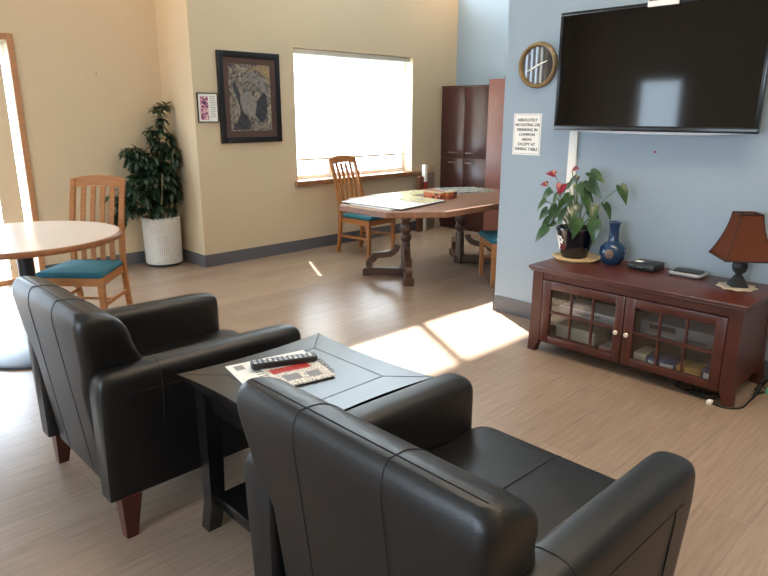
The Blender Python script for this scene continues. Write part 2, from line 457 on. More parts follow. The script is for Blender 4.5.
# windows in the wall behind the camera
for nm, (y0, y1, z0, z1) in (('window_3', W3), ('window_4', W4)):
    bm = nb()
    box(bm, XN-.12, XN-.07, y0, y0+.05, z0, z1); box(bm, XN-.12, XN-.07, y1-.05, y1, z0, z1)
    box(bm, XN-.12, XN-.07, y0+.05, y1-.05, z0, z0+.05); box(bm, XN-.12, XN-.07, y0+.05, y1-.05, z1-.05, z1)
    w = struct(nm, bm, M['vinyl'])
    if nm == 'window_4': obj('mullion', box(nb(), XN-.12, XN-.07, (y0+y1)/2-.025, (y0+y1)/2+.025, z0+.05, z1-.05), M['vinyl'], w)

# ------------------------------------------------------------------ armchairs
def sstep(a, b, x):
    t = max(0, min(1, (x-a)/(b-a))); return t*t*(3-2*t)
BT = .922
def back_w(z): return .31 + .065*sstep(.58, .70, z) + .034*sstep(.68, .86, z)
def back_r(z):
    x = .07 - .082*max(0, min(1, (z-.15)/.69))
    if z > .86: x += .03*(1-math.sqrt(max(0, 1-((z-.86)/.063)**2)))
    return x
def back_f(z):
    f = .29 - .05*sstep(.42, .68, z) - .05*sstep(.66, .80, z)
    if z > .77: f -= .16*(1-math.sqrt(max(0, 1-((z-.77)/.153)**2)))
    return f
def back_ring(z):
    R = .045; t = max(0, (z-(BT-R))/R); w = back_w(z)-R*(1-math.sqrt(max(0, 1-t*t)))*.9
    xf, xr = back_f(z), back_r(z)
    return [(x, y, z) for x, y in rrect((xf+xr)/2, 0, (xf-xr)/2, w, .04)]
def back_rear(y, z): return back_r(z), back_f(z)

def make_armchair(label):
    t = thing('armchair', label, 'armchair', group='black leather club chairs')
    zs = [.175+(.575)*i/10 for i in range(11)] + [.78,.81,.84,.86] + [.868,.876,.884,.892,.899,.905,.910,.914,.917,.919,.9205,.9215]
    zs = sorted(set(round(z, 4) for z in zs))
    b = obj('backrest', loft(nb(), [back_ring(z) for z in zs], crown=None), M['leather'], t, smooth=50)
    bm = nb()
    for y in (-.145, .145):
        p = [(back_rear(y, z)[0]-.0003, y, z) for z in [.19+i*.02 for i in range(36)]+[.897,.905,.911,.916,.919]]
        xr, xf = back_rear(y, .9215)
        p += [(xr+(xf-xr)*k/4, y, .9222) for k in range(0, 5)]
        p += [(back_rear(y, z)[1]+.0005, y, z+.0008) for z in [.919,.916,.910,.902,.889,.872,.855,.835,.81,.78,.75,.70,.62]]
        tube(bm, p, .0016, 5)
    xs_ = sum(back_rear(0, .9215))/2
    tube(bm, [(xs_-.012, -.396, .9), (xs_-.006, -.385, .912)]+[(xs_, y, .9222) for y in [-.37+i*.037 for i in range(21)]]+[(xs_-.006, .385, .912), (xs_-.012, .396, .9)], .0016, 5)
    obj('seam', bm, M['seam'], b)
    # arms
    for s in (1, -1):
        def sec(x, k, zt):
            zt = zt
            pts = [(.412, .175), (.418, .28), (.43, .42), (.44, .55), (.4405, zt-.062)]
            for a in range(1, 12):
                an = PI*a/12; c_, s_n = math.cos(an), math.sin(an)
                pts.append((.378+.0625*math.copysign(abs(c_)**.7, c_), zt-.062+.062*abs(s_n)**.7))
            pts += [(.3155, zt-.062), (.315, .5), (.315, .36), (.315, .175)]
            cy = .378
            out = []
            for y, z in pts:
                yy = cy+(y-cy)*k; zz = z-(1-k)*.10*max(0, (z-.15)/.5)
                out.append((x, s*yy, zz))
            return out
        xs = [(.030,.86,.675),(.036,.93,.69),(.05,.985,.696),(.08,1,.697),(.25,1,.697),(.45,1,.694),(.65,1,.689),(.84,1,.684),(.885,.985,.682),(.91,.94,.68),(.924,.87,.678),(.93,.78,.676)]
        a = obj('arm', loft(nb(), [sec(x,k,z) for x,k,z in xs]), M['leather'], t, smooth=50)
        bm = nb()
        for xx in (.26,):
            tube(bm, [(p[0], p[1]+s*.001*(1 if abs(p[1])>.378 else -1), p[2]+.0006) for p in sec(xx,1,.697)[2:19]], .0014, 5)
        tube(bm, [(.78, s*(.4135+(z-.15)*.068 if z < .55 else .4405), z) for z in [.19+i*.03 for i in range(14)]], .002, 5)
        tube(bm, [(x, s*.4405, .603-(x-.08)*.03) for x in [.08+i*.05 for i in range(16)]], .0013, 5)
        obj('seam', bm, M['seam'], a)
    # seat
    rings = []
    for ins, z in ((.03,.292),(.01,.30),(0,.32),(0,.43),(.006,.453),(.018,.47),(.04,.48),(.09,.487)):
        rings.append([(x, y, z) for x, y in rrect(.585, 0, .42-ins, .328-ins*.4, .05)])
    s_ = obj('seat_cushion', loft(nb(), rings, crown=(.56, 0, .496)), M['leather'], t, smooth=50)
    bm = nb(); tube(bm, [(x, 0, z) for x, z in ((.25,.492),(.4,.495),(.56,.497),(.7,.4945),(.8,.491),(.915,.4875),(.965,.4805),(.987,.4705),(.999,.4535),(1.0055,.43),(1.0055,.33))], .0016, 5)
    obj('seam', bm, M['seam'], s_)
    obj('seat_base', box(nb(), .09, .93, -.33, .33, .175, .295, .02, 3), M['leather'], t)
    # legs: tapered dark wood
    for sx, sy in ((0,1),(0,-1),(1,1),(1,-1)):
        cx, cy = (.105 if sx == 0 else .84), .385*sy
        dx = -.012 if sx == 0 else .012
        r = [[(cx+dx*(1-q)+u*hw, cy+.012*sy*(1-q)+v*hw, z) for u, v in ((1,1),(-1,1),(-1,-1),(1,-1))] for q, z, hw in ((0,0,.022),(1,.178,.04))]
        obj('leg', loft(nb(), r), M['legwood'], t, smooth=0)
    return t
c0 = make_armchair('black leather armchair with dark wood legs beyond the end table, remote on its near side')
c0['label'] = 'black leather armchair showing its dark red wooden legs, beside the round table'
c0.location = (.70, 2.63, 0); c0.scale = (1,.97,1)
c1 = dup(c0, (.805, .976, 0), 0, 'black leather armchair nearest the camera, seen from behind, turned towards the television'); c1.scale = (1,1.04,1)

# ------------------------------------------------------------------ end table
TX, TY, TZ = 1.328, 1.79, .655
t = thing('end_table', 'black square end table with concave edges between the two leather armchairs', 'table', (TX, TY, 0))
hx, hy = .338, .343
def side_pts(n=14):
    out = []
    C = [(hx,hy),(-hx,hy),(-hx,-hy),(hx,-hy)]
    for i in range(4):
        a, b = Vector(C[i]), Vector(C[(i+1) % 4]); nrm = -((a+b)/2).normalized()
        for k in range(n):
            q = k/n; bow = .028*4*q*(1-q)
            out.append((a.lerp(b, q)+nrm*bow, 4*q*(1-q)))
    return out
sp = side_pts()
rings = [[(p.x*.80, p.y*.80, TZ-.05) for p, q in sp],
         [(p.x*.985, p.y*.985, TZ-.006-.044*q) for p, q in sp], [(p.x, p.y, TZ-.004-.036*q) for p, q in sp], [(p.x, p.y, TZ) for p, q in sp]]
tp = obj('tabletop', loft(nb(), rings), M['espresso'], t, smooth=30)
bm = nb(); ih = .205
for a, b in (((ih,ih),(-ih,ih)),((-ih,ih),(-ih,-ih)),((-ih,-ih),(ih,-ih)),((ih,-ih),(ih,ih)),((ih,ih),(hx,hy)),((-ih,ih),(-hx,hy)),((-ih,-ih),(-hx,-hy)),((ih,-ih),(hx,-hy))):
    bar(bm, [(a[0],a[1],TZ),(b[0],b[1],TZ)], .0035, .0012, (Vector((-(b[1]-a[1]), b[0]-a[0], 0))))
obj('inlay_line', bm, M['groove'], tp)
obj('apron', box(nb(), -.265, .265, -.265, .265, .515, TZ-.05, .004), M['espresso'], t)
for sx in (1,-1):
    for sy in (1,-1):
        cx, cy = .262*sx, .262*sy
        r = [[(cx+dx*sx+u*hw, cy+dx*sy+v*hw, z) for u, v in ((1,1),(-1,1),(-1,-1),(1,-1))] for dx, z, hw in ((.018,0,.028),(.004,.12,.03),(0,.5,.034),(0,TZ-.05,.034))]
        obj('leg', loft(nb(), r), M['espresso'], t, smooth=0)
obj('shelf', box(nb(), -.262, .262, -.262, .262, .095, .145, .004), M['espresso'], t)

# papers and remote on the end table
def sheet(quad, z0, th, m, name, label, cat, bow=0):
    c = sum((Vector(q) for q in quad), Vector((0,0)))/4
    bm = nb(); prism(bm, [(x-c.x, y-c.y) for x, y in quad], 0, th)
    o = obj(name, bm, m, smooth=0); o.location = (c.x, c.y, z0); tag(o, label, cat); return o
fl = sheet([(1.156,2.069),(1.100,1.80),(1.415,1.745),(1.481,2.005)], TZ+.0007, .002, M['paper'], 'flyer', 'white printed flyer lying under the newspaper on the black end table', 'paper')
fc = fl.location
bm = nb()
for i in range(9):
    y = 1.80+i*.022; x0 = 1.17+.006*i
    prism(bm, [(x0-fc.x,y-fc.y),(x0+.27-fc.x,y-.05-fc.y),(x0+.271-fc.x,y-.042-fc.y),(x0+.001-fc.x,y+.008-fc.y)], .002, .0023)
obj('print_lines', bm, M['textgrey'], fl, smooth=0)
obj('print_block', prism(nb(), [(1.175-fc.x,2.045-fc.y),(1.165-fc.x,2.0-fc.y),(1.20-fc.x,1.993-fc.y),(1.21-fc.x,2.037-fc.y)], .002, .0024), M['textgrey'], fl, smooth=0)
nw = sheet([(1.402,1.702),(1.19,1.745),(1.235,1.942),(1.447,1.894)], TZ+.0036, .006, M['news'], 'newspaper', 'folded newspaper with a red banner under the remote on the black end table', 'newspaper')
nc = nw.location
obj('red_banner', prism(nb(), [(1.245-nc.x,1.905-nc.y),(1.235-nc.x,1.86-nc.y),(1.385-nc.x,1.826-nc.y),(1.395-nc.x,1.871-nc.y)], .006, .0066), M['redprint'], nw, smooth=0)
for q in ([(1.335,1.80),(1.325,1.75),(1.375,1.738),(1.385,1.79)], [(1.25,1.83),(1.24,1.775),(1.30,1.762),(1.31,1.816)]):
    obj('photo_block', prism(nb(), [(x-nc.x,y-nc.y) for x, y in q], .006, .0064), M['textgrey'], nw, smooth=0)
ang = math.atan2(1.872-1.965, 1.44-1.215)
t = thing('remote_control', 'black television remote control lying on the papers of the end table', 'remote', (1.325, 1.918, TZ+.0101), ang)
rg = [[(x, y, z) for x, y in rrect(0,0,.128-i,.025-i,.012)] for z, i in ((0,.004),(.004,0),(.02,0),(.024,.003))]
obj('body', loft(nb(), rg), M['black'], t)
for i in range(12):
    for j in range(3):
        x = -.112+i*.0195; y = -.014+j*.014
        obj('button', box(nb(), x-.006, x+.006, y-.0045, y+.0045, .0239, .0262, .001, 1), M['silver'] if (i+j) % 4 else M['paper'], t, smooth=0)

# ------------------------------------------------------------------ round table
t = thing('round_table', 'round pale laminate table with a wood edge on a black pedestal', 'table', (1.175, 4.655, 0))
tp = obj('tabletop', lathe(nb(), [(.01,.783),(.595,.783),(.60,.786),(.60,.818),(.01,.818)], 64), M['laminate'], t)
obj('edge_band', lathe(nb(), [(.60,.78),(.612,.781),(.618,.79),(.618,.806),(.612,.816),(.60,.8185)], 64, cap=False) , M['edgewood'], tp)
obj('column', lathe(nb(), [(.05,.03),(.05,.783)], 24), M['blackmetal'], t)
obj('base', lathe(nb(), [(.33,0),(.34,.006),(.34,.016),(.32,.026),(.10,.034),(.055,.045),(.052,.06)], 48), M['basemetal'], t)

# ------------------------------------------------------------------ dining chairs
def make_chair(label):
    t = thing('dining_chair', label, 'chair', group='oak slat back chairs with teal seats')
    def px(z):   # rear post / back curve
        P = [(0,-.285),(.2,-.252),(.43,-.235),(.6,-.25),(.8,-.295),(1.075,-.385)]
        for (a, xa), (b, xb) in zip(P, P[1:]):
            if z <= b: q = (z-a)/(b-a); return xa+(xb-xa)*q
        return P[-1][1]
    for s in (1,-1):
        pts = [(px(z), s*.2, z) for z in [0,.1,.2,.3,.43,.55,.65,.75,.85,.95,1.068]]
        pts = [(a, b, c) for a, b, c in pts]
        obj('leg', bar(nb(), pts, .036, [.03,.034,.038,.04,.042,.04,.038,.036,.034,.032,.03], (0,1,0)), M['oak'], t, smooth=40)
        pts = [(.215, s*.225, 0), (.215, s*.225, .40)]
        obj('leg', bar(nb(), pts, [.032,.044], [.032,.044], (0,1,0)), M['oak'], t)
        obj('stretcher', bar(nb(), [(px(.2)+.01, s*.203, .2), (.2, s*.222, .2)], .016, .026, (0,1,0)), M['oak'], t)
    obj('stretcher', bar(nb(), [(.0, -.212, .2), (.0, .212, .2)], .016, .022, (0,0,1)), M['oak'], t)
    # crest rail, gently arched
    R = []
    for i in range(13):
        y = -.219+.438*i/12; q = 1-(y/.219)**2; zt = 1.068+.03*q; zb = 1.0+.018*q; xo = -.012*q
        R.append([(px(zt)+xo-.014, y, zt), (px(zt)+xo+.012, y, zt), (px(zb)+xo+.012, y, zb), (px(zb)+xo-.014, y, zb)])
    obj('crest_rail', loft(nb(), R), M['oak'], t, smooth=40)
    for k in range(4):
        y = -.117+.078*k
        obj('slat', bar(nb(), [(px(z)-.01*(1-(y/.2)**2)*(z-.42)/.6, y, z) for z in (.42,.55,.7,.85,1.012)], .038, .014, (0,1,0)), M['oak'], t, smooth=40)
    bm = nb()
    poly = [(.237,.247),(-.245,.20),(-.245,-.20),(.237,-.247)]; inner = [(.21,.22),(-.22,.175),(-.22,-.175),(.21,-.22)]
    for i in range(4):
        j = (i+1) % 4; prism(bm, [poly[i], poly[j], inner[j], inner[i]], .355, .418)
    obj('seat_frame', bm, M['oak'], t, smooth=0)
    rings = []
    for k, z in ((.97,.418),(1.0,.424),(1.0,.44),(.97,.453),(.88,.461)):
        ring = []
        for i in range(4):
            a, b = Vector(((.255,.255),(-.208,.215),(-.208,-.215),(.255,-.255))[i]), Vector(((-.208,.215),(-.208,-.215),(.255,-.255),(.255,.255))[i])
            for q in (.04,.08,.3,.5,.7,.92,.96):
                p = a.lerp(b, q); ring.append((.01+(p.x-.01)*k, p.y*k, z))
        rings.append(ring)
    obj('seat', loft(nb(), rings, crown=(0,0,.468)), M['teal'], t, smooth=60)
    return t
ch = make_chair('oak slat back chair with a teal seat at the round table')
ch.location = (1.675, 5.045, 0); ch.rotation_euler = (0,0,math.atan2(-.69,-.72)); ch.scale = (1,1,1.02)
dup(ch, (5.06, 5.50, 0), math.atan2(-.99,.12), 'oak slat back chair with a teal seat standing below the white window')
dup(ch, (5.14, 3.535, 0), math.atan2(.62,-.78), 'oak chair with a teal seat half hidden by the blue wall corner')

# ------------------------------------------------------------------ planter with schefflera
PX, PY = 3.03, 6.58
t = thing('potted_schefflera', 'tall dark green umbrella plant in a white textured cylinder planter', 'plant', (PX, PY, 0))
obj('base_ring', lathe(nb(), [(.17,0),(.17,.03)], 40), M['black'], t)
obj('planter', lathe(nb(), [(.187,.03),(.192,.036),(.2,.51),(.2,.525),(.19,.53),(.183,.525),(.18,.47)], 48), M['planter'], t)
obj('soil', lathe(nb(), [(.182,.44),(.182,.478),(.01,.485)], 32), M['soil'], t)
stems = [[(0,0,.48),(.03,.02,.9),(.06,.03,1.3),(.10,.04,1.62)], [(-.06,-.02,.48),(-.10,-.03,.75),(-.15,-.04,1.0),(-.12,0,1.22)], [(.05,-.05,.48),(.10,-.06,.8),(.16,-.05,1.15)],
         [(-.08,-.05,.48),(-.2,-.1,.66),(-.3,-.12,.8)], [(-.05,-.08,.48),(-.05,-.18,.75),(-.03,-.2,1.0)]]
for s in stems:
    obj('stem', tube(nb(), smoothpath(s, 5), .009, 7), M['bark'], t)
bm = nb()
def leaflet(bm, base, d, L, w, droop):
    d = d.normalized(); s = d.cross(Vector((0,0,1))); s = s.normalized() if s.length > .01 else Vector((1,0,0)); up = s.cross(d).normalized()
    rows = []
    for q, ww in ((0,.12),(.25,.75),(.5,1),(.75,.72),(.93,.25),(1,.03)):
        c = base + d*(L*q) - Vector((0,0,1))*(droop*L*q*q)
        rows.append((c-s*(w*ww)+up*(w*ww*.25), c, c+s*(w*ww)+up*(w*ww*.25)))
    V = [[bm.verts.new(p) for p in r] for r in rows]
    for a, b in zip(V, V[1:]):
        for i in (0,1): bm.faces.new((a[i],a[i+1],b[i+1],b[i]))
def whorl(bm, c, out, size):
    out = out.normalized(); n = rnd.choice((6,7,7,8)); u = out.orthogonal().normalized(); v = out.cross(u); a0 = rnd.random()*6
    for k in range(n):
        a = a0+2*PI*k/n; d = u*math.cos(a)+v*math.sin(a)+out*.35-Vector((0,0,.35))
        leaflet(bm, Vector(c), d, size*rnd.uniform(.8,1.1), size*.24, rnd.uniform(.1,.45))
def clamp(p): return Vector((min(p[0], 3.20-PX), min(p[1], 6.70-PY), max(p[2], .40)))
blobs = [((-.02,-.05,.90),(.22,.16,.24),62), ((-.26,-.06,.82),(.17,.15,.22),36), ((-.16,-.05,1.12),(.17,.13,.14),32), ((.12,-.04,1.14),(.13,.13,.16),30), ((.06,-.03,1.34),(.15,.1,.10),18),
         ((-.46,-.08,.68),(.13,.1,.16),20), ((-.26,-.04,1.20),(.09,.08,.07),8), ((.11,-.03,.82),(.13,.14,.2),26), ((.0,-.12,.66),(.22,.06,.1),14)]
for c, r, n in blobs:
    for k in range(n):
        g = Vector((rnd.gauss(0,1), rnd.gauss(0,1), rnd.gauss(0,1))).normalized()*rnd.uniform(.35,1)**.5
        p = clamp((c[0]+g.x*r[0], c[1]+g.y*r[1], c[2]+g.z*r[2]))
        whorl(bm, p, Vector((g.x, g.y-.3, g.z+.4)), rnd.uniform(.075,.105))
for p in ((.12,.03,1.67),(.06,.0,1.63),(.17,.0,1.68),(.10,.0,1.55),(.08,0,1.48),(-.03,0,1.43)):
    whorl(bm, clamp(p), Vector((rnd.uniform(-.3,.3), -.4, .7)), .11)
for v in bm.verts:
    v.co.x = min(v.co.x, XP-PX-.015); v.co.y = min(v.co.y, YA-PY-.015)
obj('foliage', bm, M['leafdark'], t, smooth=60)

# ------------------------------------------------------------------ pictures on the window wall
t = thing('framed_picture', 'large dark framed artwork of grey and tan animals on the beige wall', 'picture', (3.93, YW, 1.755))
def frame_y(bm, x0, x1, z0, z1, w, ya, yb, bev=.006):
    box(bm, x0, x0+w, ya, yb, z0, z1, bev); box(bm, x1-w, x1, ya, yb, z0, z1, bev)
    box(bm, x0+w, x1-w, ya, yb, z0, z0+w, bev); box(bm, x0+w, x1-w, ya, yb, z1-w, z1, bev)
bm = nb(); frame_y(bm, 3.547, 4.312, 1.292, 2.221, .062, YW-.034, YW-.002); obj('frame', bm, M['fr_black'], t, world=True)
bm = nb(); frame_y(bm, 3.609, 4.25, 1.354, 2.159, .062, YW-.022, YW-.006, 0); obj('picture_mat', bm, M['fr_brown'], t, world=True)
a = obj('artwork', box(nb(), 3.671, 4.188, 1.416, 2.097, YW-.016-.0, YW-.006) if False else box(nb(), 3.671, 4.188, YW-.016, YW-.006, 1.416, 2.097), M['art'], t, world=True, smooth=0)
def blob(pts, y): return prism(nb(), [(p[0], p[1]) for p in [(q.x, q.y) for q in [Vector((v[0], v[1], 0)) for v in smoothpath([(x, z, 0) for x, z in pts]+[(pts[0][0], pts[0][1], 0)], 5)][:-1]]], y-.0012, y, axis='y')
yy = YW-.016
obj('painted_shape', blob([(3.69,1.43),(3.80,1.62),(3.72,1.86),(3.76,1.90),(3.86,1.62),(3.92,1.45)], yy), M['artdark'], a, world=True, smooth=0)
obj('painted_shape', blob([(3.80,1.92),(3.93,2.03),(4.08,1.96),(4.14,1.80),(4.06,1.84),(3.96,1.92)], yy), M['artpale'], a, world=True, smooth=0)
obj('painted_shape', blob([(3.84,1.60),(3.80,1.76),(3.92,1.82),(4.0,1.70),(3.96,1.56)], yy-.0003), M['artpale'], a, world=True, smooth=0)
obj('painted_shape', blob([(3.98,1.58),(4.02,1.74),(4.12,1.80),(4.14,1.66),(4.08,1.50)], yy-.0006), M['artdark'], a, world=True, smooth=0)
obj('painted_shape', blob([(3.9,2.02),(4.02,2.08),(4.17,2.08),(4.17,1.9),(4.12,1.98),(4.02,2.04)], yy), M['artan'], a, world=True, smooth=0)
for k in range(30):
    cx, cz = rnd.uniform(3.82,4.08), rnd.uniform(1.84,2.04); r = rnd.uniform(.006,.012)
    obj('painted_spot', prism(nb(), [(cx+r*math.cos(i), cz+r*.8*math.sin(i)) for i in (0,1.05,2.1,3.14,4.2,5.24)], yy-.0022, yy-.0012, axis='y'), M['artdark'], a, world=True, smooth=0)

t = thing('wall_plaque', 'small white plaque with a magenta figure and text left of the big picture', 'picture', (3.42, YW, 1.655))
bm = nb(); frame_y(bm, 3.302, 3.537, 1.508, 1.80, .01, YW-.018, YW-.002, .002); obj('frame', bm, M['fr_black'], t, world=True)
obj('sheet', box(nb(), 3.311, 3.528, YW-.010, YW-.004, 1.517, 1.791), M['paper'], t, world=True, smooth=0)
obj('figure_print', box(nb(), 3.335, 3.425, YW-.0112, YW-.010, 1.535, 1.765), M['magenta'], t, world=True, smooth=0)
bm = nb()
for k in range(12):
    z = 1.765-k*.018; box(bm, 3.445, 3.50+.018*rnd.random(), YW-.0108, YW-.010, z-.005, z)
obj('text_lines', bm, M['textgrey'], t, world=True, smooth=0)

# ------------------------------------------------------------------ dining table
CX, CY, DZ = 5.0, 4.31, .76
t = thing('dining_table', 'long octagonal wooden dining table with scrolled double pedestals under the puzzles', 'table', (CX, CY, 0))
def octo(a, b, c, d): return [(a,d),(a-c,b),(-a+c,b),(-a,d),(-a,-d),(-a+c,-b),(a-c,-b),(a,-d)]
def octr(k, z, i=0): return [(x*k, y*k, z) for x, y in octo(1.10-i, .66-i, .42, .32)]
rings = [octr(1,DZ-.055,.006), octr(1,DZ-.05,0), octr(1,DZ-.012,0), octr(1,DZ-.003,.004), octr(1,DZ,.012)]
obj('tabletop', loft(nb(), rings), M['tabwood'], t, smooth=25)
obj('under_frame', box(nb(), -.62, .62, -.25, .25, .64, DZ-.055, .005), M['pedwood'], t)
def scroll(bm, h, d):
    """S bracket from the foot end up to the column, in the vertical plane of direction d"""
    d = Vector((d[0], d[1], 0)).normalized()
    prof = [(.33,.085),(.345,.12),(.33,.155),(.29,.175),(.29,.205),(.20,.215),(.12,.23),(.07,.27),(.05,.32)]
    P = smoothpath([h+d*r+Vector((0,0,z)) for r, z in prof], 4)
    return bar(bm, P, .062, .06, d.cross(Vector((0,0,1))))
for s in (-1, 1):
    hub = Vector((s*.43, .08, 0))
    prof = [(.052,.09),(.05,.13),(.045,.34),(.038,.355),(.05,.37),(.06,.40),(.05,.43),(.036,.44),(.05,.455),(.062,.475),(.066,.50),(.06,.53),(.045,.545),(.036,.56),(.05,.58),(.05,.595),(.038,.61),(.045,.645)]
    obj('column', lathe(nb(), prof, 24, hub), M['pedwood'], t, smooth=30)
    for k in (1,-1):
        d = Vector((s*.30, k*.34, 0)).normalized(); sd = Vector((-d.y, d.x, 0))
        e = hub+d*.42
        bm = nb()
        bar(bm, [hub-d*.05+Vector((0,0,.045)), e+Vector((0,0,.045))], .085, .075, sd)
        prism(bm, [tuple((e+d*.015+sd*.05*a+d*b)[:2]) for a, b in ((1,-.07),(1,.0),(-1,.0),(-1,-.07))], 0, .07)
        obj('foot', bm, M['pedwood'], t)
        obj('scroll_bracket', scroll(nb(), hub+d*.03, d), M['pedwood'], t, smooth=40)
    obj('foot_pad', box(nb(), hub.x-.05, hub.x+.05, .03, .13, 0, .095, .006), M['pedwood'], t)

# things on the dining table
def flat_board(name, quad, z, th, m, label, cat, edge=None):
    c = sum((Vector(q) for q in quad), Vector((0,0)))/4
    r = thing(name, label, cat, (c.x, c.y, z))
    k = [(x-c.x, y-c.y) for x, y in quad]
    obj('board', prism(nb(), k, .0, th*.5), edge or M['boarddark'], r, smooth=0)
    obj('board_face', prism(nb(), [(x*.995, y*.995) for x, y in k], th*.5, th), m, r, smooth=0)
    return r, c
q2 = [(4.0,4.60),(4.0,4.05),(4.45,4.05),(4.42,4.82)]
u, c = flat_board('puzzle_board', q2, DZ, .008, M['board'], 'plain white board lying underneath the front puzzle board at the table end', 'board', M['board'])
q1 = [(4.0,4.72),(4.05,3.95),(4.79,4.07),(4.86,4.84)]
u, c = flat_board('puzzle_board', q1, DZ+.0085, .01, M['board'], 'white puzzle board with a dark edge at the near end of the dining table', 'board')
obj('puzzle', prism(nb(), [(x-c.x, y-c.y) for x, y in [(4.46,4.04),(4.76,4.09),(4.825,4.70),(4.68,4.55),(4.5,4.42)]], .01, .013), M['puzzley'], u, smooth=0)
q3 = [(4.50,4.90),(4.89,4.86),(5.30,4.86),(5.26,5.07)]
q3 = [(4.60,4.955),(4.89,4.62),(5.35,4.68),(5.30,4.94)]
u, c = flat_board('puzzle', q3, DZ, .008, M['puzzley'], 'yellowish finished puzzle sheet behind the white puzzle board', 'puzzle', M['board'])
q4 = [(5.60,4.93),(6.0,4.66),(5.84,4.25),(5.375,4.40)]
u, c = flat_board('puzzle', q4, DZ, .012, M['puzzle'], 'multicoloured puzzle on a white board at the far end of the dining table', 'puzzle', M['board'])
for lab, P in (('left orange and brown puzzle box of the pair on the dining table', [(4.86,4.42),(4.875,4.21),(4.935,4.215),(4.92,4.425)]),
               ('right orange striped puzzle box of the pair on the dining table', [(4.965,4.18),(5.13,4.205),(5.12,4.265),(4.965,4.24)])):
    c = sum((Vector(q) for q in P), Vector((0,0)))/4
    t = thing('puzzle_box', lab, 'box', (c.x, c.y, DZ), group='puzzle boxes on the dining table')
    obj('box_body', prism(nb(), [(x-c.x, y-c.y) for x, y in P], 0, .062), M['orange'], t, smooth=0)
    obj('lid', prism(nb(), [((x-c.x)*1.02, (y-c.y)*1.02) for x, y in P], .062, .072), M['tanboard'], t, smooth=0)

# boards leaning on the wall below the sill end
o = obj('leaning_board', box(nb(), 6.485, 6.575, 5.985, 6.045, 0, .76, .003), M['brownb'], loc=(6.53,6.015,0)); tag(o, 'narrow brown board standing below the right end of the window sill', 'board')
t = thing('game_tube', 'tall slim white box with a red lower panel standing beside the brown board', 'box', (6.60, 6.0, 0))
obj('box_body', box(nb(), 6.58, 6.63, 5.97, 6.03, 0, .92, .003), M['paper'], t, world=True)
obj('red_panel', box(nb(), 6.579, 6.631, 5.969, 6.031, .55, .69), M['redprint'], t, world=True, smooth=0)
t = thing('leaning_board', 'grey brown board with a pale top strip standing between window and dark cabinets', 'board', (6.75, 6.06, 0))
obj('panel', box(nb(), 6.645, 6.86, 6.04, 6.065, 0, .80, .003), M['greyb'], t, world=True)
obj('top_strip', box(nb(), 6.645, 6.86, 6.04, 6.065, .80, .90, .003), M['tanboard'], t, world=True)

# ------------------------------------------------------------------ tall cabinets
t = thing('tall_cabinet', 'tall dark walnut four door cabinet in the far corner', 'cabinet', (7.2, 5.68, 0))
obj('carcass', box(nb(), 7.072, 7.355, 5.26, 6.10, 0, 1.945), M['cab'], t, world=True, smooth=0)
obj('top_panel', box(nb(), 7.045, 7.36, 5.255, 6.105, 1.945, 1.965, .003), M['cab'], t, world=True)
for (ya, yb), hs in (((5.69,6.10), 1), ((5.262,5.684), -1)):
    for z0, z1, hz in ((1.005,1.94,1.075),(.07,.995,.94)):
        dr = obj('door', box(nb(), 7.05, 7.071, ya, yb, z0, z1, .003), M['cab'], t, world=True)
        hy = (ya+yb)/2-.02*hs if hs > 0 else (ya+yb)/2+.10
        tube_pts = [(7.05, hy+.075, hz), (7.025, hy+.06, hz), (7.025, hy-.06, hz), (7.05, hy-.075, hz)]
        obj('handle', tube(nb(), tube_pts, .007, 8), M['metal'], dr, world=True)
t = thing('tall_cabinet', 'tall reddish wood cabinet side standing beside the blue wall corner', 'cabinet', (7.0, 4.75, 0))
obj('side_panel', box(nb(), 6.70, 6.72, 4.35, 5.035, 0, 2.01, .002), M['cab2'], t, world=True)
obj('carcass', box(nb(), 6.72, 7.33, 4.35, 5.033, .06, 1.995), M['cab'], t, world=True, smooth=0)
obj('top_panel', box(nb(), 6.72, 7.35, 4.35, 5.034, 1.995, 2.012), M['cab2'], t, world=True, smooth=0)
obj('plinth', box(nb(), 6.74, 7.33, 4.36, 5.02, 0, .06), M['black'], t, world=True, smooth=0)
t = thing('small_box', 'small black box lying on top of the reddish cabinet', 'box', (6.78, 4.75, 2.012))
obj('box_body', box(nb(), 6.73, 6.83, 4.66, 4.83, 2.0125, 2.035, .004), M['black'], t, world=True)
obj('lid', box(nb(), 6.728, 6.832, 4.658, 4.832, 2.035, 2.045, .003), M['black'], t, world=True)

# ------------------------------------------------------------------ blue wall: clock, sign, television, cable cover
def lathe_x(bm, prof, n, c):
    """profile (r, depth) turned round the -X axis at c"""
    rings = [[(c[0]-d, c[1]+r*math.cos(2*PI*i/n), c[2]+r*math.sin(2*PI*i/n)) for i in range(n)] for r, d in prof]
    return loft(bm, rings)
cc = (XB, 2.755, 1.942)
t = thing('wall_clock', 'round wall clock with an antique gold rim on the blue wall', 'clock', cc)
obj('rim', lathe_x(nb(), [(.160,.001),(.163,.012),(.160,.028),(.150,.036),(.138,.034),(.130,.022),(.128,.010)], 48, cc), M['gold'], t, world=True)
f_ = obj('clock_face', lathe_x(nb(), [(.131,.004),(.131,.012),(.0005,.012)], 48, cc), M['clockface'], t, world=True)
for a, L in ((math.radians(205), .10), (math.radians(20), .085)):
    d = Vector((0, -math.cos(a), math.sin(a))); p = Vector(cc)+Vector((-.015,0,0))
    bm = nb(); bar(bm, [p, p+d*L*.5, p+d*L], [.010,.010,.004], .002, d.cross(Vector((1,0,0)))); obj('hand', bm, M['paper'], f_, world=True)
obj('hub', lathe_x(nb(), [(.008,.012),(.008,.018)], 12, cc), M['paper'], f_, world=True)

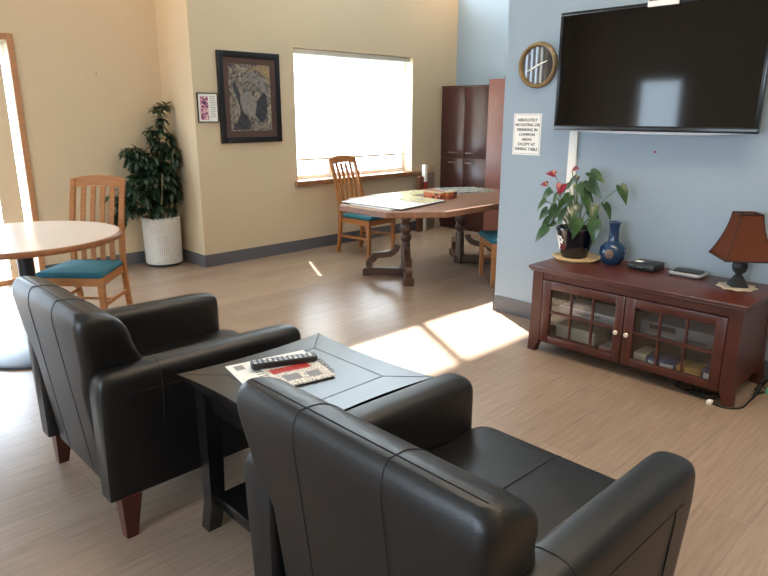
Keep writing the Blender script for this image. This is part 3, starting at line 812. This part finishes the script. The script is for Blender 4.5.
t = thing('notice_sign', 'white notice about eating and drinking taped on the blue wall', 'sign', (XB, 2.82, 1.45))
obj('sheet', box(nb(), XB-.003, XB-.001, 2.70, 2.945, 1.294, 1.60), M['paper'], t, world=True, smooth=0)
bm = nb(); y0, y1, z0, z1 = 2.708, 2.937, 1.303, 1.592
for a in ((y0,y1,z0,z0+.0025),(y0,y1,z1-.0025,z1),(y0,y0+.0025,z0,z1),(y1-.0025,y1,z0,z1)): box(bm, XB-.0036, XB-.003, *a)
obj('border', bm, M['textgrey'], t, world=True, smooth=0)
for i, s in enumerate(('ABSOLUTELY','NO EATING OR','DRINKING IN','COMMON','AREAS','EXCEPT AT','DINING TABLE')):
    bm = text_bm(s, .0300, .0)
    g = bmesh.ops.duplicate(bm, geom=bm.verts[:]+bm.edges[:]+bm.faces[:])['geom']
    bmesh.ops.translate(bm, verts=[v for v in g if isinstance(v, bmesh.types.BMVert)], vec=(.0014, .0007, .0001))
    Rm = Matrix(((0,0,-1,0),(-1,0,0,0),(0,1,0,0),(0,0,0,1)))
    bmesh.ops.transform(bm, matrix=Rm, verts=bm.verts[:])
    bmesh.ops.translate(bm, verts=bm.verts[:], vec=(XB-.0036, 2.822, 1.552-i*.0358))
    obj('lettering', bm, M['print'], t, world=True, smooth=0)

ty0, ty1, tz0, tz1, tx = 1.205, 2.535, 1.488, 2.264, 4.165
t = thing('television', 'large black flat screen television mounted on the blue wall', 'television', (4.2, 1.87, tz0))
bm = nb()
for a in ((ty0,ty1,tz0,tz0+.035),(ty0,ty1,tz1-.022,tz1),(ty0,ty0+.022,tz0+.035,tz1-.022),(ty1-.022,ty1,tz0+.035,tz1-.022)): box(bm, tx-.012, tx+.02, *a, .003)
obj('bezel', bm, M['bezel'], t, world=True)
obj('screen', box(nb(), tx-.004, tx+.018, ty0+.022, ty1-.022, tz0+.035, tz1-.022), M['screen'], t, world=True, smooth=0)
obj('housing', box(nb(), tx+.02, tx+.045, ty0+.01, ty1-.01, tz0+.01, tz1-.01, .006), M['black'], t, world=True)
bm = nb(); prism(bm, [(ty0+.02,tz0),(ty0+.3,tz0-.012),(1.87,tz0-.017),(ty1-.3,tz0-.012),(ty1-.02,tz0)], tx-.008, tx+.016, axis='x'); obj('lower_trim', bm, M['silver'], t, world=True)
obj('wall_bracket', box(nb(), tx+.045, XB-.003, 1.6, 2.1, 1.7, 2.05), M['blackmetal'], t, world=True)
t = thing('webcam_bar', 'small white device resting on the top edge of the television', 'device', (4.16, 1.83, tz1))
obj('body', box(nb(), 4.138, 4.20, 1.735, 1.925, tz1+.0003, tz1+.03, .004), M['paper'], t, world=True)
obj('front_strip', box(nb(), 4.138, 4.152, 1.735, 1.925, tz1-.028, tz1+.0302, .003), M['paper'], t, world=True)
o = obj('cable_cover', box(nb(), XB-.022, XB+.0005, 2.385, 2.45, .61, 1.478, .004), M['white'], loc=(XB,2.41,.61)); tag(o, 'white vertical cable cover running down the blue wall below the television', 'cable cover')
o = obj('push_pin', lathe_x(nb(), [(.006,-.0006),(.008,.008),(.006,.014)], 12, (XB,1.825,1.358)), M['redprint'], loc=(XB,1.825,1.358)); tag(o, 'tiny red push pin in the blue wall below the television', 'pin')
bm = nb(); tube(bm, [(2.598,YA,1.975),(2.598,YA-.012,1.977)], .005, 8); o = obj('wall_nail', bm, M['blackmetal'], loc=(2.598,YA,1.975)); tag(o, 'tiny dark nail in the left beige wall', 'nail')

# ------------------------------------------------------------------ media console
KX, KY = 3.955, 1.662
t = thing('media_console', 'reddish mahogany media console with two glazed doors under the television', 'console', (KX, KY, 0))
bm = box(nb(), 3.66, 4.247, .975, 2.352, .583, .607, .005); obj('top', bm, M['mahog'], t, world=True)
bm = box(nb(), 3.672, 4.24, .985, 2.342, .568, .583, .003); obj('top_moulding', bm, M['mahog'], t, world=True)
def post(s):
    # outline in (y, z); s = +1 left, -1 right
    yo = 2.322 if s > 0 else 1.0; yi = 2.245 if s > 0 else 1.068; fl_ = .010*s
    out = [(yo,.568),(yo,.25),(yo+fl_*.2,.16),(yo+fl_*.6,.08),(yo+fl_*1.1,0),(yo-.045*s,0),(yi+.026*s,.03),(yi+.006*s,.075),(yi,.11),(yi,.568)]
    return out
for s in (1,-1):
    obj('leg', prism(nb(), post(s), 3.678, 3.735, axis='x'), M['mahog'], t, world=True, smooth=20)
    obj('leg', prism(nb(), post(s), 4.17, 4.23, axis='x'), M['mahog'], t, world=True, smooth=20)
    y0, y1 = (2.262, 2.318) if s > 0 else (1.004, 1.06)
    poly = [(3.735,.568),(4.17,.568),(4.17,.06),(4.13,.085),(4.05,.10),(3.86,.10),(3.775,.085),(3.735,.05)]
    obj('side_panel', prism(nb(), poly, y0, y1, axis='y'), M['mahog'], t, world=True, smooth=0)
obj('frieze', box(nb(), 3.683, 3.71, 1.068, 2.245, .524, .568), M['mahog'], t, world=True, smooth=0)
obj('back_panel', box(nb(), 4.205, 4.215, 1.06, 2.262, .08, .568), M['mahogin'], t, world=True, smooth=0)
obj('bottom_board', box(nb(), 3.71, 4.205, 1.06, 2.262, .08, .10), M['mahogin'], t, world=True, smooth=0)
obj('inner_shelf', box(nb(), 3.74, 4.205, 1.06, 2.262, .268, .283), M['mahogin'], t, world=True, smooth=0)
obj('centre_divider', box(nb(), 3.73, 4.205, 1.648, 1.662, .10, .268), M['mahogin'], t, world=True, smooth=0)
for (y0, y1), (g0, g1), ky in (((1.661,2.24),(1.718,2.178),1.695), ((1.072,1.655),(1.13,1.593),1.625)):
    z0, z1, gz0, gz1 = .08, .518, .131, .462
    bm = nb(); xa, xb = 3.676, 3.70
    box(bm, xa, xb, y0, g0, z0, z1, .003); box(bm, xa, xb, g1, y1, z0, z1, .003); box(bm, xa, xb, g0, g1, z0, gz0, .003); box(bm, xa, xb, g0, g1, gz1, z1, .003)
    dr = obj('door', bm, M['mahog'], t, world=True)
    bm = nb(); w3 = (g1-g0)/3
    for k in (1,2): box(bm, xa+.004, xb-.004, g0+w3*k-.006, g0+w3*k+.006, gz0, gz1)
    zm = (gz0+gz1)/2+.005; box(bm, xa+.0045, xb-.0045, g0, g1, zm-.006, zm+.006)
    obj('muntin', bm, M['mahog'], dr, world=True, smooth=0)
    obj('glass_pane', box(nb(), 3.6905, 3.6925, g0, g1, gz0, gz1), M['doorglass'], dr, world=True, smooth=0)
    obj('knob', lathe_x(nb(), [(.006,0),(.006,.008),(.014,.014),(.016,.022),(.011,.03),(.002,.032)], 16, (3.676, ky, .283)), M['knob'], dr, world=True)

def simple_device(name, label, cat, x0, x1, y0, y1, z0, z1, m, parts=()):
    r = thing(name, label, cat, ((x0+x1)/2, (y0+y1)/2, z0))
    obj('body', box(nb(), x0, x1, y0, y1, z0+.0005, z1, .004), m, r, world=True)
    for nm, pm, a in parts: obj(nm, box(nb(), *a), pm, r, world=True, smooth=0)
    return r
# inside the console
simple_device('dvd_player', 'slim silver disc player on the shelf behind the left console door', 'player', 3.76, 4.0, 1.72, 2.15, .283, .335, M['silver'], [('disc_slot', M['black'], (3.758,3.761,1.85,2.02,.312,.318)), ('top_cover', M['paper'], (3.757,4.0,1.72,2.15,.335,.342))])
simple_device('video_recorder', 'grey video recorder on the shelf behind the right console door', 'recorder', 3.76, 4.05, 1.15, 1.585, .283, .375, M['grey'], [('tape_flap', M['black'], (3.758,3.761,1.37,1.53,.33,.36)), ('display', M['black'], (3.758,3.761,1.19,1.32,.30,.315)), ('button_row', M['silver'], (3.757,3.761,1.36,1.55,.298,.306))])
simple_device('storage_box', 'long cream box at the bottom behind the left console door', 'box', 3.80, 3.98, 1.90, 2.19, .10, .185, M['cream_box'], [('lid', M['cream_box'], (3.797,3.983,1.897,2.193,.17,.19))])
r = thing('book', 'lower of the two small books behind the left console door', 'book', (3.79, 1.785, .10)); obj('cover', box(nb(), 3.72, 3.86, 1.74, 1.83, .1005, .122), M['paper'], r, world=True, smooth=0); obj('spine', box(nb(), 3.718, 3.721, 1.74, 1.83, .102, .112), M['redprint'], r, world=True, smooth=0)
r = thing('book', 'upper red spined book of the small pair behind the left console door', 'book', (3.79, 1.785, .122)); obj('cover', box(nb(), 3.725, 3.855, 1.745, 1.825, .1225, .142), M['textgrey'], r, world=True, smooth=0); obj('spine', box(nb(), 3.723, 3.726, 1.745, 1.825, .124, .136), M['redprint'], r, world=True, smooth=0)
for y0, y1, h_, m, lab, lm in ((1.515,1.592,.065,'cream_box','cream box leftmost on the floor of the right console compartment','paper'),
                       (1.443,1.510,.055,'bluebox','narrow blue case next to the cream box in the right console compartment','paper'),
                       (1.335,1.437,.06,'bluebox','wide blue case in the middle of the right console compartment','paper'),
                       (1.290,1.330,.05,'yellowbox','narrow yellow box beside the wide blue case in the console','paper'),
                       (1.190,1.285,.05,'yellowbox','wide yellow box second from right in the right console compartment','paper'),
                       (1.128,1.184,.075,'bluebox','blue and white box at the right end of the right console compartment','paper')):
    r = thing('game_case', lab, 'box', (3.80, (y0+y1)/2, .10), group='boxes in the right console compartment')
    obj('case_body', box(nb(), 3.725, 3.88, y0, y1, .1005, .10+h_, .002), M[m], r, world=True)
    if m == 'bluebox': obj('case_label', box(nb(), 3.7235, 3.7255, y0+.012, y1-.012, .112, .10+h_*.7), M[lm], r, world=True, smooth=0)
    else: obj('case_lid', box(nb(), 3.724, 3.881, y0-.001, y1+.001, .10+h_*.7, .10+h_+.001, .002), M[m], r, world=True)

# ------------------------------------------------------------------ on the console
ZK = .607
bm = nb(); oc = [(.175*math.cos(PI/8+k*PI/4), .175*math.sin(PI/8+k*PI/4)) for k in range(8)]
loft(bm, [[(x*.86,y*.86,.0005) for x,y in oc],[(x,y,.016) for x,y in oc],[(x,y,.02) for x,y in oc],[(x*.94,y*.94,.019) for x,y in oc],[(x*.86,y*.86,.011) for x,y in oc]])
o = obj('plant_tray', bm, M['bamboo'], smooth=20); o.location = (4.055,2.215,ZK); tag(o, 'pale wooden octagonal tray under the anthurium pot', 'tray')
AX, AY, AZ = 4.065, 2.243, ZK+.0115
t = thing('potted_anthurium', 'anthurium with red flowers in a glossy black pot on the console', 'plant', (AX, AY, AZ))
pot = obj('pot', lathe(nb(), [(.01,.0),(.085,.0),(.091,.006),(.115,.10),(.137,.195),(.141,.20),(.14,.212),(.129,.212),(.12,.18)], 40), M['blackglaze'], t)
obj('soil', lathe(nb(), [(.118,.165),(.118,.18),(.01,.186)], 24), M['soil'], t)
def flower_decal(a, z, s, m):
    bm = nb()
    rr_ = lambda zz: (.092+.024*(zz/.10)) if zz < .1 else .1155+.022*((zz-.1)/.095)
    for k in range(6):
        an = k*PI/3
        P = []
        for u, v in ((.15,0),(.6,.35),(1,.12),(1,-.12),(.6,-.35)):
            du = (u*math.cos(an)-v*math.sin(an))*s; dv = (u*math.sin(an)+v*math.cos(an))*s
            zz = z+dv; R = rr_(zz)+.0012; aa = a+du/R
            P.append(bm.verts.new((R*math.cos(aa), R*math.sin(aa), zz)))
        bm.faces.new(P)
    return obj('painted_flower', bm, m, pot, smooth=0)
va = math.atan2(-AY, -AX)
flower_decal(va-.95, .13, .032, M['paper']); flower_decal(va-1.35, .09, .04, M['paper']); flower_decal(va-.8, .08, .022, M['red']); flower_decal(va-1.45, .15, .036, M['paper'])
def heart(bm, base, tip_dir, nrm, L, W):
    d = tip_dir.normalized(); s = d.cross(nrm).normalized(); n_ = s.cross(d).normalized()
    half = [(-.02,0.0),(-.14,.16),(-.15,.32),(-.06,.46),(.10,.52),(.30,.49),(.52,.36),(.74,.20),(.90,.08),(1.0,.0)]
    mid = [-.02,-.02,-.01,.03,.10,.30,.52,.74,.90,1.0]
    rows = []
    for (u, w), mu in zip(half, mid):
        dr = -n_*(.22*L*max(0,u)**2)
        c = base+d*(mu*L)-n_*(.22*L*max(0,mu)**2)
        rows.append((base+d*(u*L)+s*(w*W)+n_*(w*W*.25)+dr, c, base+d*(u*L)-s*(w*W)+n_*(w*W*.25)+dr))
    V = [[bm.verts.new(p) for p in r] for r in rows]
    for a, b in zip(V, V[1:]):
        for i in (0,1):
            if (a[i].co-b[i].co).length+(a[i+1].co-b[i+1].co).length > 1e-5:
                try: bm.faces.new((a[i],a[i+1],b[i+1],b[i]))
                except ValueError: pass
# leaves: tip-end placement in (dx, dy, z above the pot base), direction of the tip
LV = [((-.03,.22,.36),(-.2,.75,-.8),.10),((-.04,.19,.30),(-.2,.7,-.9),.10),((-.05,.16,.24),(-.3,.6,-.8),.09),((-.07,.17,.17),(-.4,.55,-.75),.12),((-.06,.10,.42),(-.3,.35,-.9),.11),
      ((-.05,.11,.33),(-.5,.1,-.8),.13),((-.08,.0,.42),(-.5,.3,-.8),.11),((.0,-.10,.58),(-.3,-.8,-.25),.13),((.0,-.09,.52),(-.2,-.7,-.6),.14),((.02,-.31,.50),(-.1,-.5,-.75),.12),
      ((-.11,-.09,.27),(-.4,-.1,-.9),.13),((-.09,.03,.32),(-.5,.1,-.85),.11),((-.06,-.19,.26),(-.3,-.2,-.9),.14),((.04,-.20,.37),(-.1,-.5,-.6),.11),((-.05,.17,.44),(-.2,.6,-.6),.09),((.0,.0,.54),(-.5,.3,-.5),.10),
      ((-.06,-.10,.42),(-.3,-.6,-.7),.12),((-.06,.04,.38),(-.4,.3,-.8),.11),((.03,-.04,.46),(.1,-.5,-.6),.11),((.0,.06,.48),(-.2,.6,-.7),.10),((-.07,-.03,.36),(-.5,-.4,-.7),.12),((-.03,-.15,.36),(-.4,-.4,-.8),.12),
      ((.04,-.10,.32),(.2,-.5,-.7),.11),((-.06,-.05,.50),(-.4,-.5,-.6),.10),((-.04,.13,.22),(-.2,.8,-.6),.08)]
for i, (p, d, L) in enumerate(LV):
    p = Vector(p)+Vector((0,.025,.015)); d = Vector(d)
    root = Vector((p.x*.25, p.y*.15, .18)); mid = (root+p)/2+Vector((0,0,.05)); 
    bm = nb(); heart(bm, p, d, Vector((-.75+.5*math.sin(i*2.1),-.35+.6*math.cos(i*1.7),.55)), L*1.08, L*.62)
    lf = obj('leaf', bm, M['leaf'], t, smooth=60)
    obj('petiole', tube(nb(), smoothpath([root, mid, p], 5), .0028, 6), M['stem'], lf)
for p, sz, dd in (((.0,.20,.565),.05,(-.3,.5,.1)),((-.02,.055,.60),.06,(-.3,-.5,.25)),((.0,.26,.49),.042,(-.2,.7,.0)),((-.03,.12,.50),.06,(-.5,-.1,-.6)),((-.06,.09,.375),.04,(-.5,0,-.7)),((0,.03,.555),.025,(-.2,-.5,-.2))):
    p = Vector(p); bm = nb(); heart(bm, p, Vector(dd), Vector((-.6,-.3,.7)), sz*1.3, sz*1.2)
    fl_ = obj('flower', bm, M['red'], t, smooth=60)
    tube(bm2 := nb(), [p, p+Vector(dd).normalized()*.012+Vector((-.02,-.008,.02))], [.005,.003], 7); obj('spadix', bm2, M['spadix'], fl_)
    obj('flower_stalk', tube(nb(), smoothpath([(p.x*.2,p.y*.2,.18), (p.x*.5,p.y*.55,.18+(p.z-.18)*.6), p], 5), .0028, 6), M['stem'], fl_)

t = thing('blue_vase', 'blue glazed bottle vase with a brown medallion on the console', 'vase', (4.09, 1.972, ZK))
obj('body', lathe(nb(), [(.01,.001),(.05,.001),(.056,.006),(.078,.04),(.088,.08),(.082,.115),(.058,.142),(.038,.155),(.033,.175),(.031,.24),(.036,.278),(.042,.286),(.038,.29),(.028,.28)], 40), M['blueglaze'], t)
va = math.atan2(-1.962, -4.09)
bm = nb(); d = Vector((math.cos(va-.25), math.sin(va-.25), 0)); sd = Vector((-d.y, d.x, 0))
loft(bm, [[d*(.083+.010*(1-k*k))+sd*(.03*k*math.cos(a))+Vector((0,0,.082+.034*k*math.sin(a))) for a in [2*PI*i/20 for i in range(20)]] for k in (1,.8,.4,.02)])
obj('medallion', bm, M['brownmedal'], t)

t = thing('cable_box', 'small black cable box with a white sticker on the console', 'device', (4.115, 1.74, ZK))
obj('body', box(nb(), 4.03, 4.20, 1.655, 1.83, ZK+.002, ZK+.044, .005), M['black'], t, world=True)
obj('sticker', box(nb(), 4.09, 4.14, 1.765, 1.815, ZK+.044, ZK+.0446), M['paper'], t, world=True, smooth=0)
bm = nb(); tube(bm, [(4.029, 1.80+.012*math.cos(a), ZK+.023+.01*math.sin(a)) for a in [i*.6 for i in range(8)]], .0013, 5); tube(bm, [(4.029, 1.77-.02*i, ZK+.024) for i in range(3)], .0013, 5); obj('front_mark', bm, M['textgrey'], t, world=True)
bm = nb()
for yy_ in (1.67,1.815):
    for xx_ in (4.05,4.18): lathe(bm, [(.008,0),(.008,.004)], 10, (xx_,yy_,ZK))
obj('rubber_feet', bm, M['black'], t, world=True)
t = thing('wireless_router', 'flat silver and black router beside the cable box on the console', 'router', (4.13, 1.475, ZK))
rg = [[(4.13+x, 1.475+y, ZK+z) for x, y in rrect(0,0,.075-i,.105-i,.03)] for z, i in ((.0005,.012),(.012,.0),(.02,0),(.026,.006))]
obj('rim', loft(nb(), rg), M['silver'], t, world=True)
rg = [[(4.13+x, 1.475+y, ZK+z) for x, y in rrect(.004,0,.058-i,.088-i,.02)] for z, i in ((.024,.0),(.032,.004),(.034,.02))]
obj('top_cover', loft(nb(), rg), M['black'], t, world=True)

# lamp with doily
LX, LY = 4.065, 1.165
bm = nb(); n = 72
ring = lambda k, z: [((.105+.008*math.cos(9*2*PI*i/n))*k*math.cos(2*PI*i/n), (.105+.008*math.cos(9*2*PI*i/n))*k*math.sin(2*PI*i/n), z) for i in range(n)]
loft(bm, [ring(1,.0004), ring(1,.003), ring(.8,.0034)]); o = obj('doily', bm, M['doily'], smooth=0); o.location = (LX-.005, LY, ZK); tag(o, 'scalloped cream doily under the table lamp', 'doily')
t = thing('table_lamp', 'small table lamp with a dark iron base and brown bell shade on the console', 'lamp', (LX, LY, ZK+.0036), math.radians(-52))
bm = nb()
sq = lambda h_, z, r=.01: [(x, y, z) for x, y in rrect(0,0,h_,h_,r,2)]
loft(bm, [sq(.046,0),sq(.047,.01),sq(.04,.02),sq(.03,.045),sq(.022,.062),sq(.018,.07)])
obj('foot', bm, M['lampbase'], t)
obj('pierced_ball', lathe(nb(), [(.014,.066),(.02,.076),(.034,.09),(.041,.108),(.043,.122),(.038,.142),(.026,.158),(.016,.166)], 24), M['lampbase'], t)
obj('neck', lathe(nb(), [(.03,.166),(.03,.172),(.012,.174),(.01,.21),(.017,.212),(.017,.25)], 20), M['lampbase'], t)
obj('bulb', lathe(nb(), [(.012,.25),(.026,.28),(.03,.305),(.02,.328),(.003,.335)], 20), M['paper'], t)
def shade_h(z): q = (z-.175)/.26; return .135-.125*q+.05*q*q
zs = [.175+.26*i/10 for i in range(11)]
bm = nb(); loft(bm, [[(x, y, z) for x, y in ((shade_h(z),shade_h(z)),(-shade_h(z),shade_h(z)),(-shade_h(z),-shade_h(z)),(shade_h(z),-shade_h(z)))] for z in zs], cap=False)
sh = obj('lamp_shade', bm, M['shade'], t, smooth=30)
sh.modifiers.new('thick', 'SOLIDIFY').thickness = .002
bm = nb()
for sx, sy in ((1,1),(-1,1),(-1,-1),(1,-1)): tube(bm, [(sx*(shade_h(z)+.001), sy*(shade_h(z)+.001), z) for z in zs], .003, 6)
for z in (zs[0], zs[-1]):
    k = shade_h(z)+.001
    for a, b in (((k,k),(-k,k)),((-k,k),(-k,-k)),((-k,-k),(k,-k)),((k,-k),(k,k))): tube(bm, [(a[0],a[1],z),(b[0],b[1],z)], .0035, 6)
obj('trim', bm, M['shadetrim'], sh)
bm = nb()
for k in range(2): tube(bm, [(-.058*(1-2*k),0,.432),(0,0,.432)], .002, 6)
tube(bm, [(0,-.058,.432),(0,.058,.432)], .002, 6); tube(bm, [(0,0,.335),(0,0,.432)], .003, 6)
obj('harp', bm, M['blackmetal'], t)

# cables on the floor behind the console
def cord(name, pts, r, m, label, cat, grp=None):
    bm = nb(); tube(bm, smoothpath(pts, 6), r, 7); c = pts[0]
    o = obj(name, bm, m, loc=c); return tag(o, label, cat, grp)
cord('floor_cable', [(3.80,1.19,.006),(3.74,1.28,.006),(3.73,1.16,.006),(3.66,1.05,.006),(3.72,.955,.006),(3.88,.95,.006),(4.02,.94,.006),(4.12,.85,.006),(4.18,.6,.006)], .0055, M['cord'], 'black power cord looping out under the right end of the console', 'cord')
cord('floor_cable', [(3.84,1.27,.018),(3.75,1.20,.018),(3.79,1.10,.02),(3.9,1.15,.02),(3.85,1.24,.02)], .005, M['cord'], 'coiled black cord on the floor under the console doors', 'cord')
cord('floor_cable', [(4.245,.935,.7),(4.235,.94,.4),(4.20,.945,.1),(4.10,.955,.02),(4.0,.958,.03),(3.95,.952,.05),(4.05,.945,.07),(4.16,.93,.05),(4.20,.88,.02)], .006, M['cord'], 'black cord hanging down behind the right side of the console', 'cord')
cord('floor_cable', [(4.20,.94,.18),(4.12,.945,.10),(4.02,.95,.012),(3.92,.945,.03),(3.98,.93,.06),(4.10,.925,.012),(4.18,.92,.012)], .006, M['cord'], 'upper tangled black cord beside the right end of the console', 'cord')
cord('floor_cable', [(3.90,1.32,.007),(3.78,1.34,.007),(3.71,1.25,.016),(3.70,1.12,.016),(3.74,1.075,.03),(3.80,1.12,.03),(3.86,1.2,.03)], .005, M['cord'], 'thin black cord curling under the doors behind the right console foot', 'cord')
t = thing('power_plug', 'mint green plug among the black cords beside the console', 'plug', (4.07, .915, 0))
obj('body', box(nb(), 4.04, 4.10, .90, .925, .0, .03, .006), M['mintplug'], t, world=True)
obj('prongs', tube(nb(), [(4.10,.912,.018),(4.115,.912,.018)], .004, 6), M['metal'], t, world=True)
o = obj('white_adapter', box(nb(), 3.645, 3.685, 1.085, 1.115, 0, .022, .004), M['paper'], loc=(3.665,1.10,0)); tag(o, 'small white adapter on the floor in front of the right console foot', 'adapter')

# ------------------------------------------------------------------ added fill lights, and downlights (above the frame)
for i, (x, y) in enumerate(((2.9,1.6),(3.1,.1),(2.6,-1.4))):  # unseen lights added to warm and brighten the near right floor
    t = thing('fill_ceiling_light', 'added square ceiling light, out of view, brightening the near floor', 'ceiling light', (x, y, H), group='added ceiling fill lights')
    bm = nb()
    for a in ((-.31,.31,-.31,-.28),(-.31,.31,.28,.31),(-.31,-.28,-.28,.28),(.28,.31,-.28,.28)): box(bm, *a, -.015, -.001)
    obj('frame', bm, M['white'], t, smooth=0)
    obj('diffuser', box(nb(), -.28, .28, -.28, .28, -.01, -.001), M['lamp'], t, smooth=0)
for x, y, rr_ in ((2.35,6.45,1),(7.05,5.6,1)):
    t = thing('downlight', 'round warm ceiling downlight close to the wall', 'ceiling light', (x, y, H), group='warm ceiling downlights')
    obj('trim_ring', lathe(nb(), [(.09,-.001),(.09,-.012),(.075,-.014),(.07,-.002)], 24), M['white'], t)
    obj('diffuser', lathe(nb(), [(.068,-.002),(.068,-.006),(.001,-.006)], 24), M['warm'], t)
    la = bpy.data.lights.new('downlight_bulb', 'SPOT'); la.energy = 60; la.color = (1,.62,.28); la.spot_size = math.radians(120); la.spot_blend = .8; la.shadow_soft_size = .06
    lo = bpy.data.objects.new('downlight_bulb', la); COL.objects.link(lo); lo.location = (0, 0, -.03); lo.parent = t

# ------------------------------------------------------------------ sun, sky, portals
su = bpy.data.lights.new('sun', 'SUN'); su.energy = 28; su.angle = math.radians(.9); su.color = (1,.97,.93)
so = bpy.data.objects.new('sun', su); COL.objects.link(so)
so.rotation_euler = Vector((-.54,-1,-1.65)).to_track_quat('-Z', 'Y').to_euler(); so.location = (6, 12, 5)
wd = bpy.data.worlds.new('sky'); sc.world = wd; wd.use_nodes = True
bg = wd.node_tree.nodes['Background']; bg.inputs[0].default_value = (.68,.84,1.0,1); bg.inputs[1].default_value = 13.0
def portal(loc, rot, sx, sy):
    la = bpy.data.lights.new('portal', 'AREA'); la.shape = 'RECTANGLE'; la.size = sx; la.size_y = sy; la.cycles.is_portal = True
    o = bpy.data.objects.new('portal', la); COL.objects.link(o); o.location = loc; o.rotation_euler = rot
portal((5.5, 6.36, 1.57), (math.radians(-90),0,0), 1.93, 1.48)
portal((.675, YA+.19, 1.12), (math.radians(-90),0,0), 2.25, 2.24)
portal((-1.65, YA+.19, 1.51), (math.radians(-90),0,0), 1.3, 2.78)
portal((XN-.19, 5.0, 1.57), (0,math.radians(-90),0), 1.25, .78)
portal((XN-.19, 1.1, 1.62), (0,math.radians(-90),0), 1.55, 3.0)

portal((5.05, MY1+.09, 5.115), (math.radians(-90),0,0), 2.5, 1.32)

portal((5.55, YW+WT-.01, 3.57), (math.radians(-90),0,0), 3.3, .9)

# ------------------------------------------------------------------ camera
cam = bpy.data.cameras.new('camera'); co = bpy.data.objects.new('camera', cam); COL.objects.link(co)
Rr = ((0.717662878085675, -0.6963893561932075, 0.0013630842217556955), (-0.18308198208161072, -0.19056260662101687, -0.9644515958796854), (0.6718935788165076, 0.6919015519122742, -0.2642560523555365))
co.matrix_world = Matrix(((Rr[0][0], -Rr[1][0], -Rr[2][0], 0), (Rr[0][1], -Rr[1][1], -Rr[2][1], 0), (Rr[0][2], -Rr[1][2], -Rr[2][2], 1.6), (0,0,0,1)))
cam.sensor_fit = 'HORIZONTAL'; cam.sensor_width = 36; cam.lens = 36*637.238/768; cam.clip_start = .05
sc.camera = co
vs = sc.view_settings; vs.view_transform = 'Standard'; vs.look = 'None'; vs.exposure = 0.2; vs.gamma = 1; vs.use_curve_mapping = False
